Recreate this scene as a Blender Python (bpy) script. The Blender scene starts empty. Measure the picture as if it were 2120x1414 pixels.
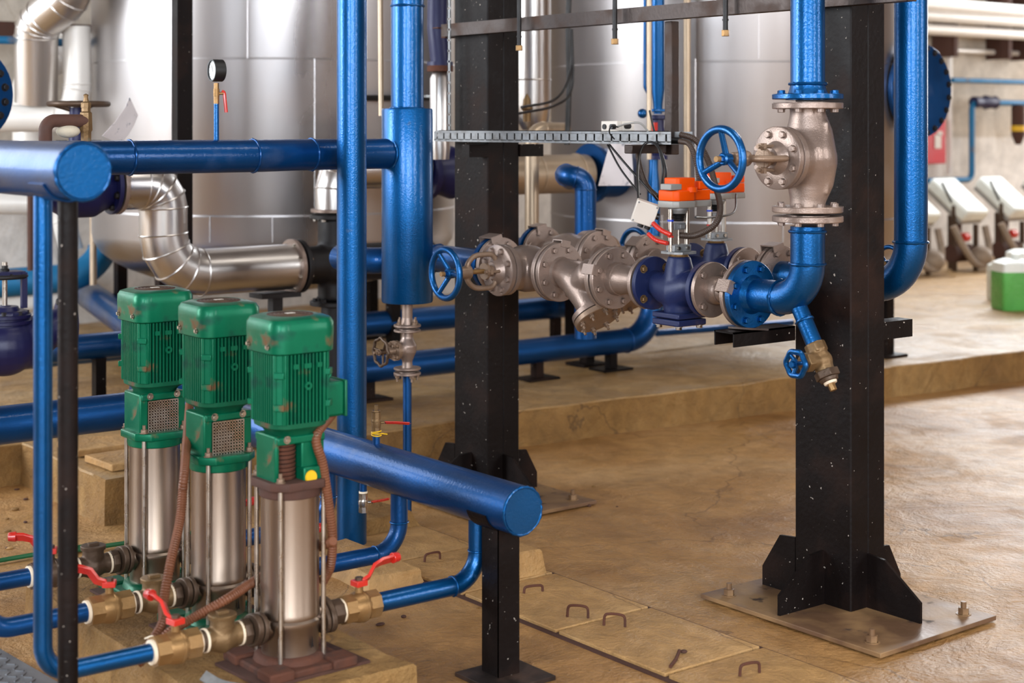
import bpy, math, random
from mathutils import Vector, Matrix, noise
random.seed(7)
PI = math.pi
C = bpy.context.scene.collection
SC = bpy.context.scene

# ------------------------------------------------------------------ camera
F = 3262.0            # focal length in pixels of the 2120 px wide frame
HZ = 260.0            # horizon row
AZ = math.radians(37.6)
FW = Vector((math.sin(AZ), math.cos(AZ), 0)); RT = Vector((math.cos(AZ), -math.sin(AZ), 0)); EYE = Vector((0, 0, 1.5))
cd = bpy.data.cameras.new('camera'); cam = bpy.data.objects.new('camera', cd); C.objects.link(cam)
cam.location = EYE; cam.rotation_euler = (PI/2, 0, -AZ)
cd.sensor_width = 36; cd.lens = F/2120*36; cd.shift_y = -(707-HZ)/2120; cd.clip_start = .05; cd.clip_end = 100
cd.dof.use_dof = True; cd.dof.focus_distance = 5.0; cd.dof.aperture_fstop = 2.8
SC.camera = cam
def at(px, py, d):                        # point seen at a pixel, d metres in front of the lens
    return EYE + FW*d + RT*((px-1060)/F*d) + Vector((0, 0, -(py-HZ)/F*d))
def onY(px, py, Y):
    r = (px-1060)/F; return at(px, py, Y/(FW.y + RT.y*r))
def onX(px, py, X):
    r = (px-1060)/F; return at(px, py, X/(FW.x + RT.x*r))
def onZ(px, py, h): return at(px, py, (1.5-h)*F/(py-HZ))

# ------------------------------------------------------------------ view, world, lights
SC.view_settings.view_transform = 'Standard'; SC.view_settings.look = 'None'; SC.view_settings.gamma = 1
SC.view_settings.exposure = -0.6; SC.view_settings.use_curve_mapping = False
w = bpy.data.worlds.new('world'); SC.world = w; w.use_nodes = True
w.node_tree.nodes['Background'].inputs[0].default_value = (.75, .85, 1, 1); w.node_tree.nodes['Background'].inputs[1].default_value = .6
def window_light(name, loc, direction, sx, sy, power, col=(1, .97, .93)):
    l = bpy.data.lights.new(name, 'AREA'); l.shape = 'RECTANGLE'; l.size = sx; l.size_y = sy; l.energy = power; l.color = col
    o = bpy.data.objects.new(name, l); C.objects.link(o); o.location = loc
    o.rotation_euler = Vector(direction).to_track_quat('-Z', 'Y').to_euler()
    return o
window_light('daylight_back_windows', (14.2, 10.05, 4.6), (0, -1, -.0001), 7.6, 2.6, 2000, (.93, .97, 1))
window_light('daylight_left_window', (-4.9, -1.4, 3.2), (1, 0, -.0001), 2.0, 3.8, 900, (.82, .91, 1))
window_light('daylight_left_window', (-4.9, 8.6, 3.3), (1, 0, -.0001), 2.6, 3.8, 1150, (.9, .95, 1))
window_light('daylight_back_left_window', (-1.4, 10.1, 3.2), (0, -1, -.0001), 5.0, 3.4, 420, (.9, .95, 1))  # added light out of view, brightens the left side of the left tank
window_light('daylight_front_window', (3.4, -5.9, 3.2), (0, 1, -.0001), 1.0, 3.6, 330, (.97, .98, 1))
window_light('daylight_front_window', (-3.4, -5.9, 3.2), (0, 1, -.0001), 2.0, 3.6, 850, (.86, .93, 1))
window_light('daylight_front_window', (-.6, -5.9, 3.2), (0, 1, -.0001), .8, 3.6, 450, (.94, .97, 1))
window_light('daylight_front_window', (9.5, -5.9, 3.2), (0, 1, -.0001), 2.6, 3.6, 500, (.97, .98, 1))
window_light('daylight_right_window', (17.9, 7.6, 3.0), (-1, 0, -.0001), 4.0, 3.2, 500, (1, .98, .96))  # added fill light, lifts the far right wall and plinth
window_light('skylight', (5.0, 2.0, 6.35), (0, 0.001, -1), 5.0, 1.2, 230, (1, .95, .88))

# ------------------------------------------------------------------ mesh helpers
def fr(o, d, up=None):
    d = Vector(d).normalized()
    u = Vector(up) if up else (Vector((0, 0, 1)) if abs(d.z) < .9 else Vector((1, 0, 0)))
    x = u.cross(d).normalized(); y = d.cross(x)
    m = Matrix((x, y, d)).transposed().to_4x4(); m.translation = Vector(o); return m
class Mb:
    def __init__(s): s.v = []; s.f = []
    def add(s, vs, fs, m=None):
        n = len(s.v)
        s.v += [(m @ Vector(p)) if m else Vector(p) for p in vs]
        s.f += [tuple(i+n for i in f) for f in fs]; return s
    def box(s, c, d, m=None):
        x, y, z = d[0]/2, d[1]/2, d[2]/2
        vs = [(c[0]+a*x, c[1]+b*y, c[2]+e*z) for a in (-1, 1) for b in (-1, 1) for e in (-1, 1)]
        return s.add(vs, [(0, 1, 3, 2), (4, 6, 7, 5), (0, 4, 5, 1), (2, 3, 7, 6), (0, 2, 6, 4), (1, 5, 7, 3)], m)
    def lathe(s, prof, o=(0, 0, 0), d=(0, 0, 1), seg=32, m=None, up=None):
        k = fr(o, d, up)
        if m: k = m @ k
        vs = []; fs = []; rows = []
        for t, r in prof:
            if r <= 1e-6: rows.append([len(vs)]); vs.append((0, 0, t))
            else:
                rows.append(list(range(len(vs), len(vs)+seg)))
                vs += [(r*math.cos(2*PI*i/seg), r*math.sin(2*PI*i/seg), t) for i in range(seg)]
        for a, b in zip(rows, rows[1:]):
            if len(a) == 1 and len(b) == 1: continue
            for i in range(seg):
                j = (i+1) % seg
                if len(a) == 1: fs.append((a[0], b[j], b[i]))
                elif len(b) == 1: fs.append((a[i], a[j], b[0]))
                else: fs.append((a[i], a[j], b[j], b[i]))
        return s.add(vs, fs, k)
    def cyl(s, p0, p1, r0, r1=None, seg=24, m=None, up=None):
        p0, p1 = Vector(p0), Vector(p1); L = (p1-p0).length; r1 = r0 if r1 is None else r1
        return s.lathe([(0, 0), (0, r0), (L, r1), (L, 0)], p0, p1-p0, seg, m, up)
    def ring(s, o, d, ro, ri, h, seg=32, m=None):
        return s.lathe([(0, ri), (0, ro), (h, ro), (h, ri), (0, ri)], o, d, seg, m)
    def torus(s, o, d, R, r, seg=32, sub=10, m=None, lump=0):
        k = fr(o, d)
        if m: k = m @ k
        vs = []; fs = []
        for i in range(seg):
            a = 2*PI*i/seg; rr = r*(1+lump*random.uniform(-1, 1))
            for j in range(sub):
                b = 2*PI*j/sub; q = R+rr*math.cos(b); vs.append((q*math.cos(a), q*math.sin(a), rr*math.sin(b)))
        for i in range(seg):
            for j in range(sub):
                fs.append((i*sub+j, ((i+1) % seg)*sub+j, ((i+1) % seg)*sub+(j+1) % sub, i*sub+(j+1) % sub))
        return s.add(vs, fs, k)
    def sphere(s, c, r, m=None, sx=1, sy=1, sz=1):
        n = 12; k = Matrix.Translation(Vector(c)) @ Matrix.Diagonal((sx, sy, sz, 1))
        if m: k = m @ k
        return s.lathe([(-r*math.cos(PI*i/n), r*math.sin(PI*i/n) if 0 < i < n else 0) for i in range(n+1)], seg=24, m=k)
    def prism(s, pts, h, m=None):          # polygon in local xy, extruded along z by h, centred
        n = len(pts); vs = [(x, y, -h/2) for x, y in pts]+[(x, y, h/2) for x, y in pts]
        fs = [tuple(reversed(range(n))), tuple(range(n, 2*n))]+[(i, (i+1) % n, n+(i+1) % n, n+i) for i in range(n)]
        return s.add(vs, fs, m)
    def sweep(s, path, rs, seg=24, caps=True, m=None, shape=None):
        P = [Vector(p) for p in path]; n = len(P)
        T = [(P[min(i+1, n-1)]-P[max(i-1, 0)]).normalized() for i in range(n)]
        u = T[0].orthogonal().normalized(); vs = []; fs = []
        for i in range(n):
            if i:
                u = (u - T[i]*u.dot(T[i])).normalized()
            b = T[i].cross(u); r = rs[i] if isinstance(rs, (list, tuple)) else rs
            if shape: vs += [P[i]+u*(x*r)+b*(y*r) for x, y in shape]
            else: vs += [P[i]+(u*math.cos(2*PI*k/seg)+b*math.sin(2*PI*k/seg))*r for k in range(seg)]
        if shape: seg = len(shape)
        for i in range(n-1):
            for k in range(seg):
                j = (k+1) % seg; fs.append((i*seg+k, i*seg+j, (i+1)*seg+j, (i+1)*seg+k))
        if caps: fs.append(tuple(reversed(range(seg)))); fs.append(tuple(range((n-1)*seg, n*seg)))
        return s.add(vs, fs, m)
    def tube(s, pts, r, bend=None, seg=28, nb=10, m=None, welds=None, caps=True):
        path = bend_path(pts, bend or r*3, nb, welds); return s.sweep(path, r, seg, caps, m)
def bend_path(pts, bend, nb=10, welds=None):
    P = [Vector(p) for p in pts]; out = [P[0]]
    for i in range(1, len(P)-1):
        a = (P[i-1]-P[i]); b = (P[i+1]-P[i]); la, lb = a.length, b.length; a.normalize(); b.normalize()
        ang = a.angle(b)
        if ang > PI-.02: out.append(P[i]); continue
        h = math.tan(ang/2); t = min(bend/h, la*.499, lb*.499); R = t*h
        c = P[i]+(a+b).normalized()*(R/math.sin(ang/2)); s0 = P[i]+a*t-c; s1 = P[i]+b*t-c
        tot = PI-ang; ax = s0.cross(s1).normalized()
        for k in range(nb+1): out.append(c+Matrix.Rotation(tot*k/nb, 3, ax) @ s0)
        if welds is not None: welds.append((P[i]+a*t, -a)); welds.append((P[i]+b*t, b))
    out.append(P[-1]); return out
def catmull(pts, n=10):
    P = [Vector(p) for p in pts]; P = [P[0]*2-P[1]]+P+[P[-1]*2-P[-2]]; out = []
    for i in range(1, len(P)-2):
        for k in range(n):
            t = k/n; a, b, c, d = P[i-1], P[i], P[i+1], P[i+2]
            out.append(.5*((2*b)+(c-a)*t+(2*a-5*b+4*c-d)*t*t+(3*b-a-3*c+d)*t**3))
    out.append(P[-2]); return out
def hose(pts, r, step=.006, amp=.14, m=None):   # corrugated conduit
    path = catmull(pts, 24); out = [path[0]]; acc = 0
    for a, b in zip(path, path[1:]):
        L = (b-a).length; x = step/3-acc
        while x < L: out.append(a+(b-a)*(x/L)); x += step/3
        acc = L-(x-step/3)
    rs = [r*(1-amp*(i % 3 == 0)*1.0) for i in range(len(out))]
    return Mb().sweep(out, rs, 10)

def link(name, mb, mat, origin=(0, 0, 0), smooth=True, bevel=0, remesh=0, solid=0):
    me = bpy.data.meshes.new(name); o = Vector(origin)
    me.from_pydata([tuple(v-o) for v in mb.v], [], mb.f); me.validate()
    me.materials.append(mat)
    ob = bpy.data.objects.new(name, me); C.objects.link(ob)
    if bevel:
        b = ob.modifiers.new('edges', 'BEVEL'); b.width = bevel; b.segments = 2; b.limit_method = 'ANGLE'; b.angle_limit = .6; b.harden_normals = False
    if remesh:
        r = ob.modifiers.new('cast', 'REMESH'); r.mode = 'VOXEL'; r.voxel_size = remesh; r.use_smooth_shade = True
        q = ob.modifiers.new('soft', 'SMOOTH'); q.iterations = 7; q.factor = .5
    elif smooth:
        for p in me.polygons: p.use_smooth = True
        if not bevel: me.set_sharp_from_angle(angle=.6)
        else: me.set_sharp_from_angle(angle=1.0)
    return ob
def arc_band(c, r, a0, a1, w, t, n=16):      # strap wrapped round a pipe lying along y
    vs = []; fs = []
    for i in range(n+1):
        a = math.radians(a0+(a1-a0)*i/n)
        for rr in (r, r+t):
            for y in (-w/2, w/2): vs.append((c[0]+rr*math.cos(a), c[1]+y, c[2]+rr*math.sin(a)))
    for i in range(n):
        k = i*4
        for p, q in ((0, 1), (1, 3), (3, 2), (2, 0)): fs.append((k+p, k+q, k+4+q, k+4+p))
    fs += [(0, 1, 3, 2), (n*4, n*4+2, n*4+3, n*4+1)]
    return Mb().add(vs, fs)
class Thing:
    def __init__(s, name, label, cat, loc=(0, 0, 0), group=None, kind=None):
        s.o = bpy.data.objects.new(name, None); C.objects.link(s.o); s.o.empty_display_size = .05
        s.o.location = loc; s.loc = Vector(loc); s.o['label'] = label; s.o['category'] = cat
        if group: s.o['group'] = group
        if kind: s.o['kind'] = kind
    def part(s, name, mb, mat, parent=None, label=None, **k):
        ob = link(name, mb, mat, s.loc, **k); ob.parent = parent or s.o
        if label: ob['label'] = label
        return ob
    def inst(s, name, mesh, mat4, parent=None):
        ob = bpy.data.objects.new(name, mesh); C.objects.link(ob); ob.parent = parent or s.o
        ob.matrix_local = Matrix.Translation(-s.loc) @ mat4; return ob
def solo(name, mb, mat, label, cat, group=None, kind=None, loc=None, **k):
    if loc is None:
        n = len(mb.v); xs = [v.x for v in mb.v]; ys = [v.y for v in mb.v]; zs = [v.z for v in mb.v]
        loc = ((min(xs)+max(xs))/2, (min(ys)+max(ys))/2, min(zs))
    ob = link(name, mb, mat, loc, **k); ob.location = loc; ob['label'] = label; ob['category'] = cat
    if group: ob['group'] = group
    if kind: ob['kind'] = kind
    return ob
def struct(name, mb, mat, **k):
    ob = link(name, mb, mat, **k); ob['kind'] = 'structure'; return ob

# ------------------------------------------------------------------ materials
def s2l(c): return tuple(((x/255)/12.92 if x/255 <= .04045 else ((x/255+.055)/1.055)**2.4) for x in c)
def mk(name, rgb, rough=.4, metal=0., var=.12, vs=6., bump=0., bs=120., dirt=None, speck=None, coat=0., rv=.1, stretch=None, spec=.5):
    m = bpy.data.materials.new(name); m.use_nodes = True; nt = m.node_tree; N = nt.nodes; L = nt.links
    b = N['Principled BSDF']; base = s2l(rgb)
    tc = N.new('ShaderNodeTexCoord'); mp = N.new('ShaderNodeMapping'); L.new(tc.outputs['Object'], mp.inputs[0])
    if stretch: mp.inputs['Scale'].default_value = stretch
    n1 = N.new('ShaderNodeTexNoise'); n1.inputs['Scale'].default_value = vs; n1.inputs['Detail'].default_value = 6; L.new(mp.outputs[0], n1.inputs[0])
    mx = N.new('ShaderNodeMix'); mx.data_type = 'RGBA'; L.new(n1.outputs[0], mx.inputs[0])
    mx.inputs[6].default_value = (*[max(0, c*(1-var*2)) for c in base], 1); mx.inputs[7].default_value = (*[min(1, c*(1+var*2)) for c in base], 1)
    col = mx.outputs[2]
    rr = N.new('ShaderNodeMapRange'); rr.inputs[1].default_value = .3; rr.inputs[2].default_value = .7
    rr.inputs[3].default_value = max(.03, rough-rv); rr.inputs[4].default_value = min(1, rough+rv); L.new(n1.outputs[0], rr.inputs[0])
    rout = rr.outputs[0]
    def over(mask, rgb2, rough2=None):
        nonlocal col, rout
        k = N.new('ShaderNodeMix'); k.data_type = 'RGBA'; L.new(mask, k.inputs[0]); L.new(col, k.inputs[6]); k.inputs[7].default_value = (*s2l(rgb2), 1); col = k.outputs[2]
        if rough2 is not None:
            q = N.new('ShaderNodeMix'); q.data_type = 'FLOAT'; L.new(mask, q.inputs[0]); L.new(rout, q.inputs[2]); q.inputs[3].default_value = rough2; rout = q.outputs[0]
        return mask
    def mask(scale, lo, hi, detail=8, dist=0):
        n = N.new('ShaderNodeTexNoise'); n.inputs['Scale'].default_value = scale; n.inputs['Detail'].default_value = detail; n.inputs['Distortion'].default_value = dist
        L.new(tc.outputs['Object'], n.inputs[0]); r = N.new('ShaderNodeMapRange'); r.inputs[1].default_value = lo; r.inputs[2].default_value = hi; L.new(n.outputs[0], r.inputs[0]); return r.outputs[0]
    mm = None
    if dirt:                                  # list of (rgb, scale, lo, hi, rough)
        for d in dirt: mm = over(mask(d[1], d[2], d[3]), d[0], d[4]); 
    if speck: over(mask(speck[1], speck[2], speck[2]+.03, 3), speck[0], .6)
    L.new(col, b.inputs['Base Color']); L.new(rout, b.inputs['Roughness'])
    if metal and mm is not None and dirt:
        q = N.new('ShaderNodeMapRange'); q.inputs[3].default_value = metal; q.inputs[4].default_value = 0; L.new(mm, q.inputs[0]); L.new(q.outputs[0], b.inputs['Metallic'])
    else: b.inputs['Metallic'].default_value = metal
    b.inputs['Specular IOR Level'].default_value = spec
    if coat: b.inputs['Coat Weight'].default_value = coat; b.inputs['Coat Roughness'].default_value = .09
    if bump:
        n = N.new('ShaderNodeTexNoise'); n.inputs['Scale'].default_value = bs; n.inputs['Detail'].default_value = 3; L.new(mp.outputs[0], n.inputs[0])
        bp = N.new('ShaderNodeBump'); bp.inputs['Strength'].default_value = bump; bp.inputs['Distance'].default_value = .002; L.new(n.outputs[0], bp.inputs['Height']); L.new(bp.outputs[0], b.inputs['Normal'])
        if coat: L.new(bp.outputs[0], b.inputs['Coat Normal'])
    return m
BLUE = mk('blue_paint', (0, 80, 138), .38, .8, .12, 5, .3, 160, coat=.35, rv=.06, dirt=[((60, 80, 100), 14, .7, .82, .6)])
BLUE2 = mk('dusty_blue_paint', (0, 68, 126), .42, .75, .14, 4, .3, 120, coat=.28, dirt=[((90, 104, 130), 5, .62, 1.0, .5)])
BLUEF = mk('faded_blue_paint', (16, 104, 150), .5, .2, .15, 4, dirt=[((110, 90, 75), 7, .62, .8, .8)])
NAVY = mk('navy_enamel', (27, 37, 76), .45, .1, .12, 8, .2, 140, spec=.35, dirt=[((90, 70, 60), 9, .62, .85, .6)])
NAVYD = mk('deep_blue_enamel', (15, 18, 66), .45, .1, .15, 6, .2, 140)
SILV = mk('silver_grey_paint', (146, 128, 118), .38, .6, .08, 9, .3, 220, dirt=[((150, 120, 96), 4, .55, .85, .5)])
SILVD = mk('worn_silver_paint', (136, 114, 96), .42, .55, .1, 12, .35, 220, dirt=[((110, 84, 62), 8, .5, .8, .6)])
ALU = mk('aluminium_cladding', (205, 200, 196), .3, 1., .05, 3, .18, 9, rv=.06, stretch=(1, 1, .25))
ALUT = mk('tank_cladding', (176, 172, 172), .32, 1., .07, 2.2, .5, 2.6, rv=.09, stretch=(1, 1, .12), dirt=[((158, 136, 120), 1.3, .6, 1.1, .4)])
ALUB = mk('beige_pipe_cladding', (186, 166, 142), .4, .6, .06, 4, .2, 10)
WPIPE = mk('white_pipe_paint', (226, 222, 216), .42, .15, .05, 4)
BLACK = mk('black_steel_paint', (19, 13, 12), .52, .0, .25, 5, .6, 60, rv=.12, spec=.14, speck=((170, 160, 150), 70, .71), dirt=[((48, 30, 22), 5, .5, .85, .6)])
PLATE = mk('dusty_steel_plate', (112, 84, 62), .45, .2, .15, 6, .4, 60, dirt=[((160, 126, 86), 4, .42, .6, .6), ((60, 44, 36), 12, .62, .7, .7)])
COREG = mk('dark_green_recess', (6, 62, 48), .6, 0, .2, 10, dirt=[((66, 44, 32), 8, .45, .65, .9)])  # shade between the motor fins put into the green, plus brown grime
BLACKC = mk('black_cast_iron', (26, 23, 24), .5, .2, .15, 9, .3, 90)
DSTEEL = mk('dark_bare_steel', (58, 48, 44), .42, .6, .15, 9, .35, 80, dirt=[((70, 46, 32), 9, .48, .75, .8)])
RUST = mk('rusted_steel', (88, 50, 34), .8, .1, .25, 14, .6, 90, dirt=[((62, 40, 32), 18, .5, .7, .9)])
GREEN = mk('pump_green_enamel', (0, 100, 69), .36, .35, .1, 8, .15, 90, spec=.25, coat=.07, dirt=[((12, 74, 58), 16, .58, .72, .5), ((104, 74, 48), 14, .62, .72, .8)])
GREEND = mk('rubbed_green_enamel', (0, 92, 63), .45, .3, .15, 8, .2, 90, dirt=[((92, 62, 42), 12, .55, .72, .85)])
BROWN = mk('brown_grime', (74, 46, 36), .8, 0, .2, 30, .4, 120)
STAIN = mk('pump_stainless', (164, 148, 134), .32, 1., .06, 3, .06, 50, rv=.08, stretch=(1, 1, .2), dirt=[((120, 90, 62), 5, .56, .95, .5)])
BARE = mk('bare_steel', (190, 182, 172), .3, 1., .08, 20)
ZINC = mk('galvanised_steel', (136, 138, 140), .5, .6, .15, 60, dirt=[((110, 108, 106), 40, .5, .7, .5)])
BRASS = mk('brass', (150, 116, 74), .46, .7, .12, 14, .3, 150, dirt=[((100, 78, 52), 16, .55, .8, .6)])
OLDBR = mk('tarnished_bronze', (124, 98, 66), .5, .6, .2, 14, .4, 120, dirt=[((150, 165, 145), 18, .6, .72, .9), ((60, 46, 36), 11, .52, .75, .7)])
MALL = mk('dark_malleable_iron', (84, 66, 52), .5, .5, .2, 20, .4, 120)
WHT = mk('off_white_plastic', (214, 206, 196), .5, 0, .04, 8)
PTFE = mk('sealing_tape', (232, 214, 188), .6, 0, .06, 30)
RED = mk('red_handle_enamel', (196, 40, 28), .35, 0, .12, 30, coat=.3)
ORNG = mk('orange_plastic', (240, 82, 0), .5, 0, .04, 8, spec=.25)
GPLAS = mk('grey_plastic', (150, 148, 144), .45, .1, .05, 8)
RUBB = mk('black_rubber', (20, 19, 20), .45, 0, .1, 20)
COND = mk('brown_flexible_conduit', (112, 66, 40), .55, .1, .2, 18)
CONDB = mk('dark_flexible_conduit', (66, 52, 44), .5, .2, .15, 18)
YEL = mk('yellow_plastic', (226, 180, 20), .5)
BLUP = mk('blue_plastic_tie', (20, 60, 190), .5)
PAPER = mk('paper', (226, 220, 222), .8, 0, .05, 12, dirt=[((150, 150, 160), 30, .6, .7, .8)])
DIAL = mk('gauge_dial', (224, 226, 226), .35, 0, .02)
GREENW = mk('green_wire', (20, 90, 50), .5)
CHECK = mk('chequered_plate', (150, 152, 156), .4, .8, .1, 30)
JERRY = mk('green_liquid_can', (92, 176, 84), .3, 0, .15, 5)
JERRW = mk('white_can_plastic', (228, 232, 226), .4)
REDB = mk('red_cabinet', (196, 36, 48), .5)
PACK = mk('grey_wrapped_hose', (150, 134, 118), .6, .1, .2, 12)
GLUE = mk('torn_wool', (196, 186, 166), .95, 0, .15, 14, .8, 50)

def concrete(name, cols, rough=(.35, .8), bump=.6, scale=1.0):
    m = bpy.data.materials.new(name); m.use_nodes = True; nt = m.node_tree; N = nt.nodes; L = nt.links; b = N['Principled BSDF']; b.inputs['Specular IOR Level'].default_value = .4
    tc = N.new('ShaderNodeTexCoord')
    def nz(s, d=10, dist=0., r=.6):
        n = N.new('ShaderNodeTexNoise'); n.inputs['Scale'].default_value = s*scale; n.inputs['Detail'].default_value = d; n.inputs['Roughness'].default_value = r; n.inputs['Distortion'].default_value = dist
        L.new(tc.outputs['Object'], n.inputs[0]); return n.outputs[0]
    big = nz(1.1, 10, .6); rp = N.new('ShaderNodeValToRGB'); L.new(big, rp.inputs[0]); e = rp.color_ramp.elements
    e[0].position = .3; e[0].color = (*s2l(cols[0]), 1); e[1].position = .72; e[1].color = (*s2l(cols[2]), 1)
    k = rp.color_ramp.elements.new(.5); k.color = (*s2l(cols[1]), 1)
    mid = nz(9, 12, .5, .72); mx = N.new('ShaderNodeMix'); mx.data_type = 'RGBA'; mx.blend_type = 'MULTIPLY'; mx.inputs[0].default_value = .9
    r2 = N.new('ShaderNodeMapRange'); r2.inputs[1].default_value = .3; r2.inputs[2].default_value = .7; r2.inputs[3].default_value = .62; r2.inputs[4].default_value = 1.12; L.new(mid, r2.inputs[0])
    L.new(rp.outputs[0], mx.inputs[6]); L.new(r2.outputs[0], mx.inputs[7])
    fine = nz(60, 5); mk2 = N.new('ShaderNodeMapRange'); mk2.inputs[1].default_value = .66; mk2.inputs[2].default_value = .74; L.new(fine, mk2.inputs[0])
    m3 = N.new('ShaderNodeMix'); m3.data_type = 'RGBA'; L.new(mk2.outputs[0], m3.inputs[0]); L.new(mx.outputs[2], m3.inputs[6]); m3.inputs[7].default_value = (*s2l(cols[3]), 1)
    cr = N.new('ShaderNodeTexVoronoi'); cr.feature = 'DISTANCE_TO_EDGE'; cr.inputs['Scale'].default_value = .9
    wv = N.new('ShaderNodeMix'); wv.data_type = 'VECTOR'; wv.inputs[0].default_value = .25; L.new(tc.outputs['Object'], wv.inputs[4])
    nc = N.new('ShaderNodeTexNoise'); nc.inputs['Scale'].default_value = 3; nc.inputs['Detail'].default_value = 6; L.new(tc.outputs['Object'], nc.inputs[0]); L.new(nc.outputs[1], wv.inputs[5]); L.new(wv.outputs[1], cr.inputs[0])
    cm = N.new('ShaderNodeMapRange'); cm.inputs[1].default_value = .003; cm.inputs[2].default_value = .0; cm.inputs[3].default_value = 0; cm.inputs[4].default_value = .7; L.new(cr.outputs[0], cm.inputs[0])
    m4 = N.new('ShaderNodeMix'); m4.data_type = 'RGBA'; L.new(cm.outputs[0], m4.inputs[0]); L.new(m3.outputs[2], m4.inputs[6]); m4.inputs[7].default_value = (*s2l(cols[3]), 1)
    L.new(m4.outputs[2], b.inputs['Base Color'])
    wet = nz(2.3, 6, 1.0); rr = N.new('ShaderNodeMapRange'); rr.inputs[1].default_value = .38; rr.inputs[2].default_value = .62; rr.inputs[3].default_value = rough[0]; rr.inputs[4].default_value = rough[1]; L.new(wet, rr.inputs[0]); L.new(rr.outputs[0], b.inputs['Roughness'])
    bh = N.new('ShaderNodeMath'); bh.operation = 'MULTIPLY_ADD'; L.new(nz(4.5, 8, .8), bh.inputs[0]); bh.inputs[1].default_value = 4; L.new(fine, bh.inputs[2])
    bp = N.new('ShaderNodeBump'); bp.inputs['Strength'].default_value = min(1, bump*1.4); bp.inputs['Distance'].default_value = .008; L.new(bh.outputs[0], bp.inputs['Height']); L.new(bp.outputs[0], b.inputs['Normal'])
    return m
FLOOR = concrete('worn_ochre_concrete', [(140, 98, 54), (176, 132, 80), (190, 152, 106), (88, 60, 38)], (.3, .6))
SLAB = concrete('slab_concrete', [(160, 120, 72), (190, 148, 94), (202, 164, 114), (100, 70, 46)], (.4, .75), .5, 1.3)
PLIN = concrete('plinth_concrete', [(140, 106, 64), (172, 136, 88), (184, 152, 108), (96, 72, 48)], (.28, .6), .5)
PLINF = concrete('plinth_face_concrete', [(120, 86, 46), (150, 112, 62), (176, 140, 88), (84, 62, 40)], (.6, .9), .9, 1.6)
WALLP = WALL = concrete('whitewashed_wall', [(222, 216, 208), (236, 232, 226), (240, 238, 235), (196, 184, 168)], (.7, .9), .3, .5)
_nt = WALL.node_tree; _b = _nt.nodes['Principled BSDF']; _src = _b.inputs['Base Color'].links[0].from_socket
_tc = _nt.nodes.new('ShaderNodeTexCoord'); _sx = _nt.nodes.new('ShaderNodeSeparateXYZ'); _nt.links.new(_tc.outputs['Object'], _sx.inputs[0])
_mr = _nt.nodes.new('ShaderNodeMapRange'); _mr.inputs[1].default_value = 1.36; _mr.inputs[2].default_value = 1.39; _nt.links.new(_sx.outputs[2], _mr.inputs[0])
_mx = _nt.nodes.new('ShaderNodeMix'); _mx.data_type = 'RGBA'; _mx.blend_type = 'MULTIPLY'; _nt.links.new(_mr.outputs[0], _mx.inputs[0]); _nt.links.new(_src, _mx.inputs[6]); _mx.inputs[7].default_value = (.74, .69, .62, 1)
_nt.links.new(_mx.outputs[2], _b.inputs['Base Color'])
WALLD = mk('brown_grey_wall', (112, 88, 70), .8, 0, .15, 1.2)
CEIL = mk('grey_ceiling', (84, 68, 56), .8, 0, .15, 1.2)

# ------------------------------------------------------------------ room
fl = Mb().box((6.5, 2.1, -.1), (23, 16.2, .2)); struct('floor', fl, FLOOR, smooth=False)
def wall_with_holes(name, plane, a0, a1, h, holes, mat):    # plane ('x'|'y', value, thickness outward)
    mb = Mb(); ax, v, th = plane; cuts = sorted(holes); cur = a0
    def add(p0, p1, z0, z1):
        if p1-p0 < 1e-4 or z1-z0 < 1e-4: return
        c = (p0+p1)/2; zc = (z0+z1)/2
        if ax == 'x': mb.box((v+th/2, c, zc), (abs(th), p1-p0, z1-z0))
        else: mb.box((c, v+th/2, zc), (p1-p0, abs(th), z1-z0))
    for (p0, p1, z0, z1) in cuts:
        add(cur, p0, 0, h); add(p0, p1, 0, z0); add(p0, p1, z1, h); cur = p1
    add(cur, a1, 0, h); struct(name, mb, mat, smooth=False)
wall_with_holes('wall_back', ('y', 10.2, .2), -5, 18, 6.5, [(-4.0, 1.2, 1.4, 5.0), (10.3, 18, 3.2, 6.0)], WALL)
wall_with_holes('wall_left', ('x', -5, -.2), -6, 10.2, 6.5, [(-2.5, -.3, 1.2, 5.2), (7.2, 10.0, 1.3, 5.3)], WALLD)
wall_with_holes('wall_front', ('y', -6, -.2), -5, 18, 6.5, [(-4.5, -2.3, 1.3, 5.1), (-1.05, -.15, 1.3, 5.1), (2.85, 3.95, 1.3, 5.1), (8.1, 10.9, 1.3, 5.1)], WALLD)
wall_with_holes('wall_right', ('x', 18, .2), -6, 10.2, 6.5, [(5.6, 9.6, 1.4, 4.6)], WALLD)
struct('ceiling', Mb().box((6.5, 2.1, 6.6), (23, 16.2, .2)), CEIL, smooth=False)

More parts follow.
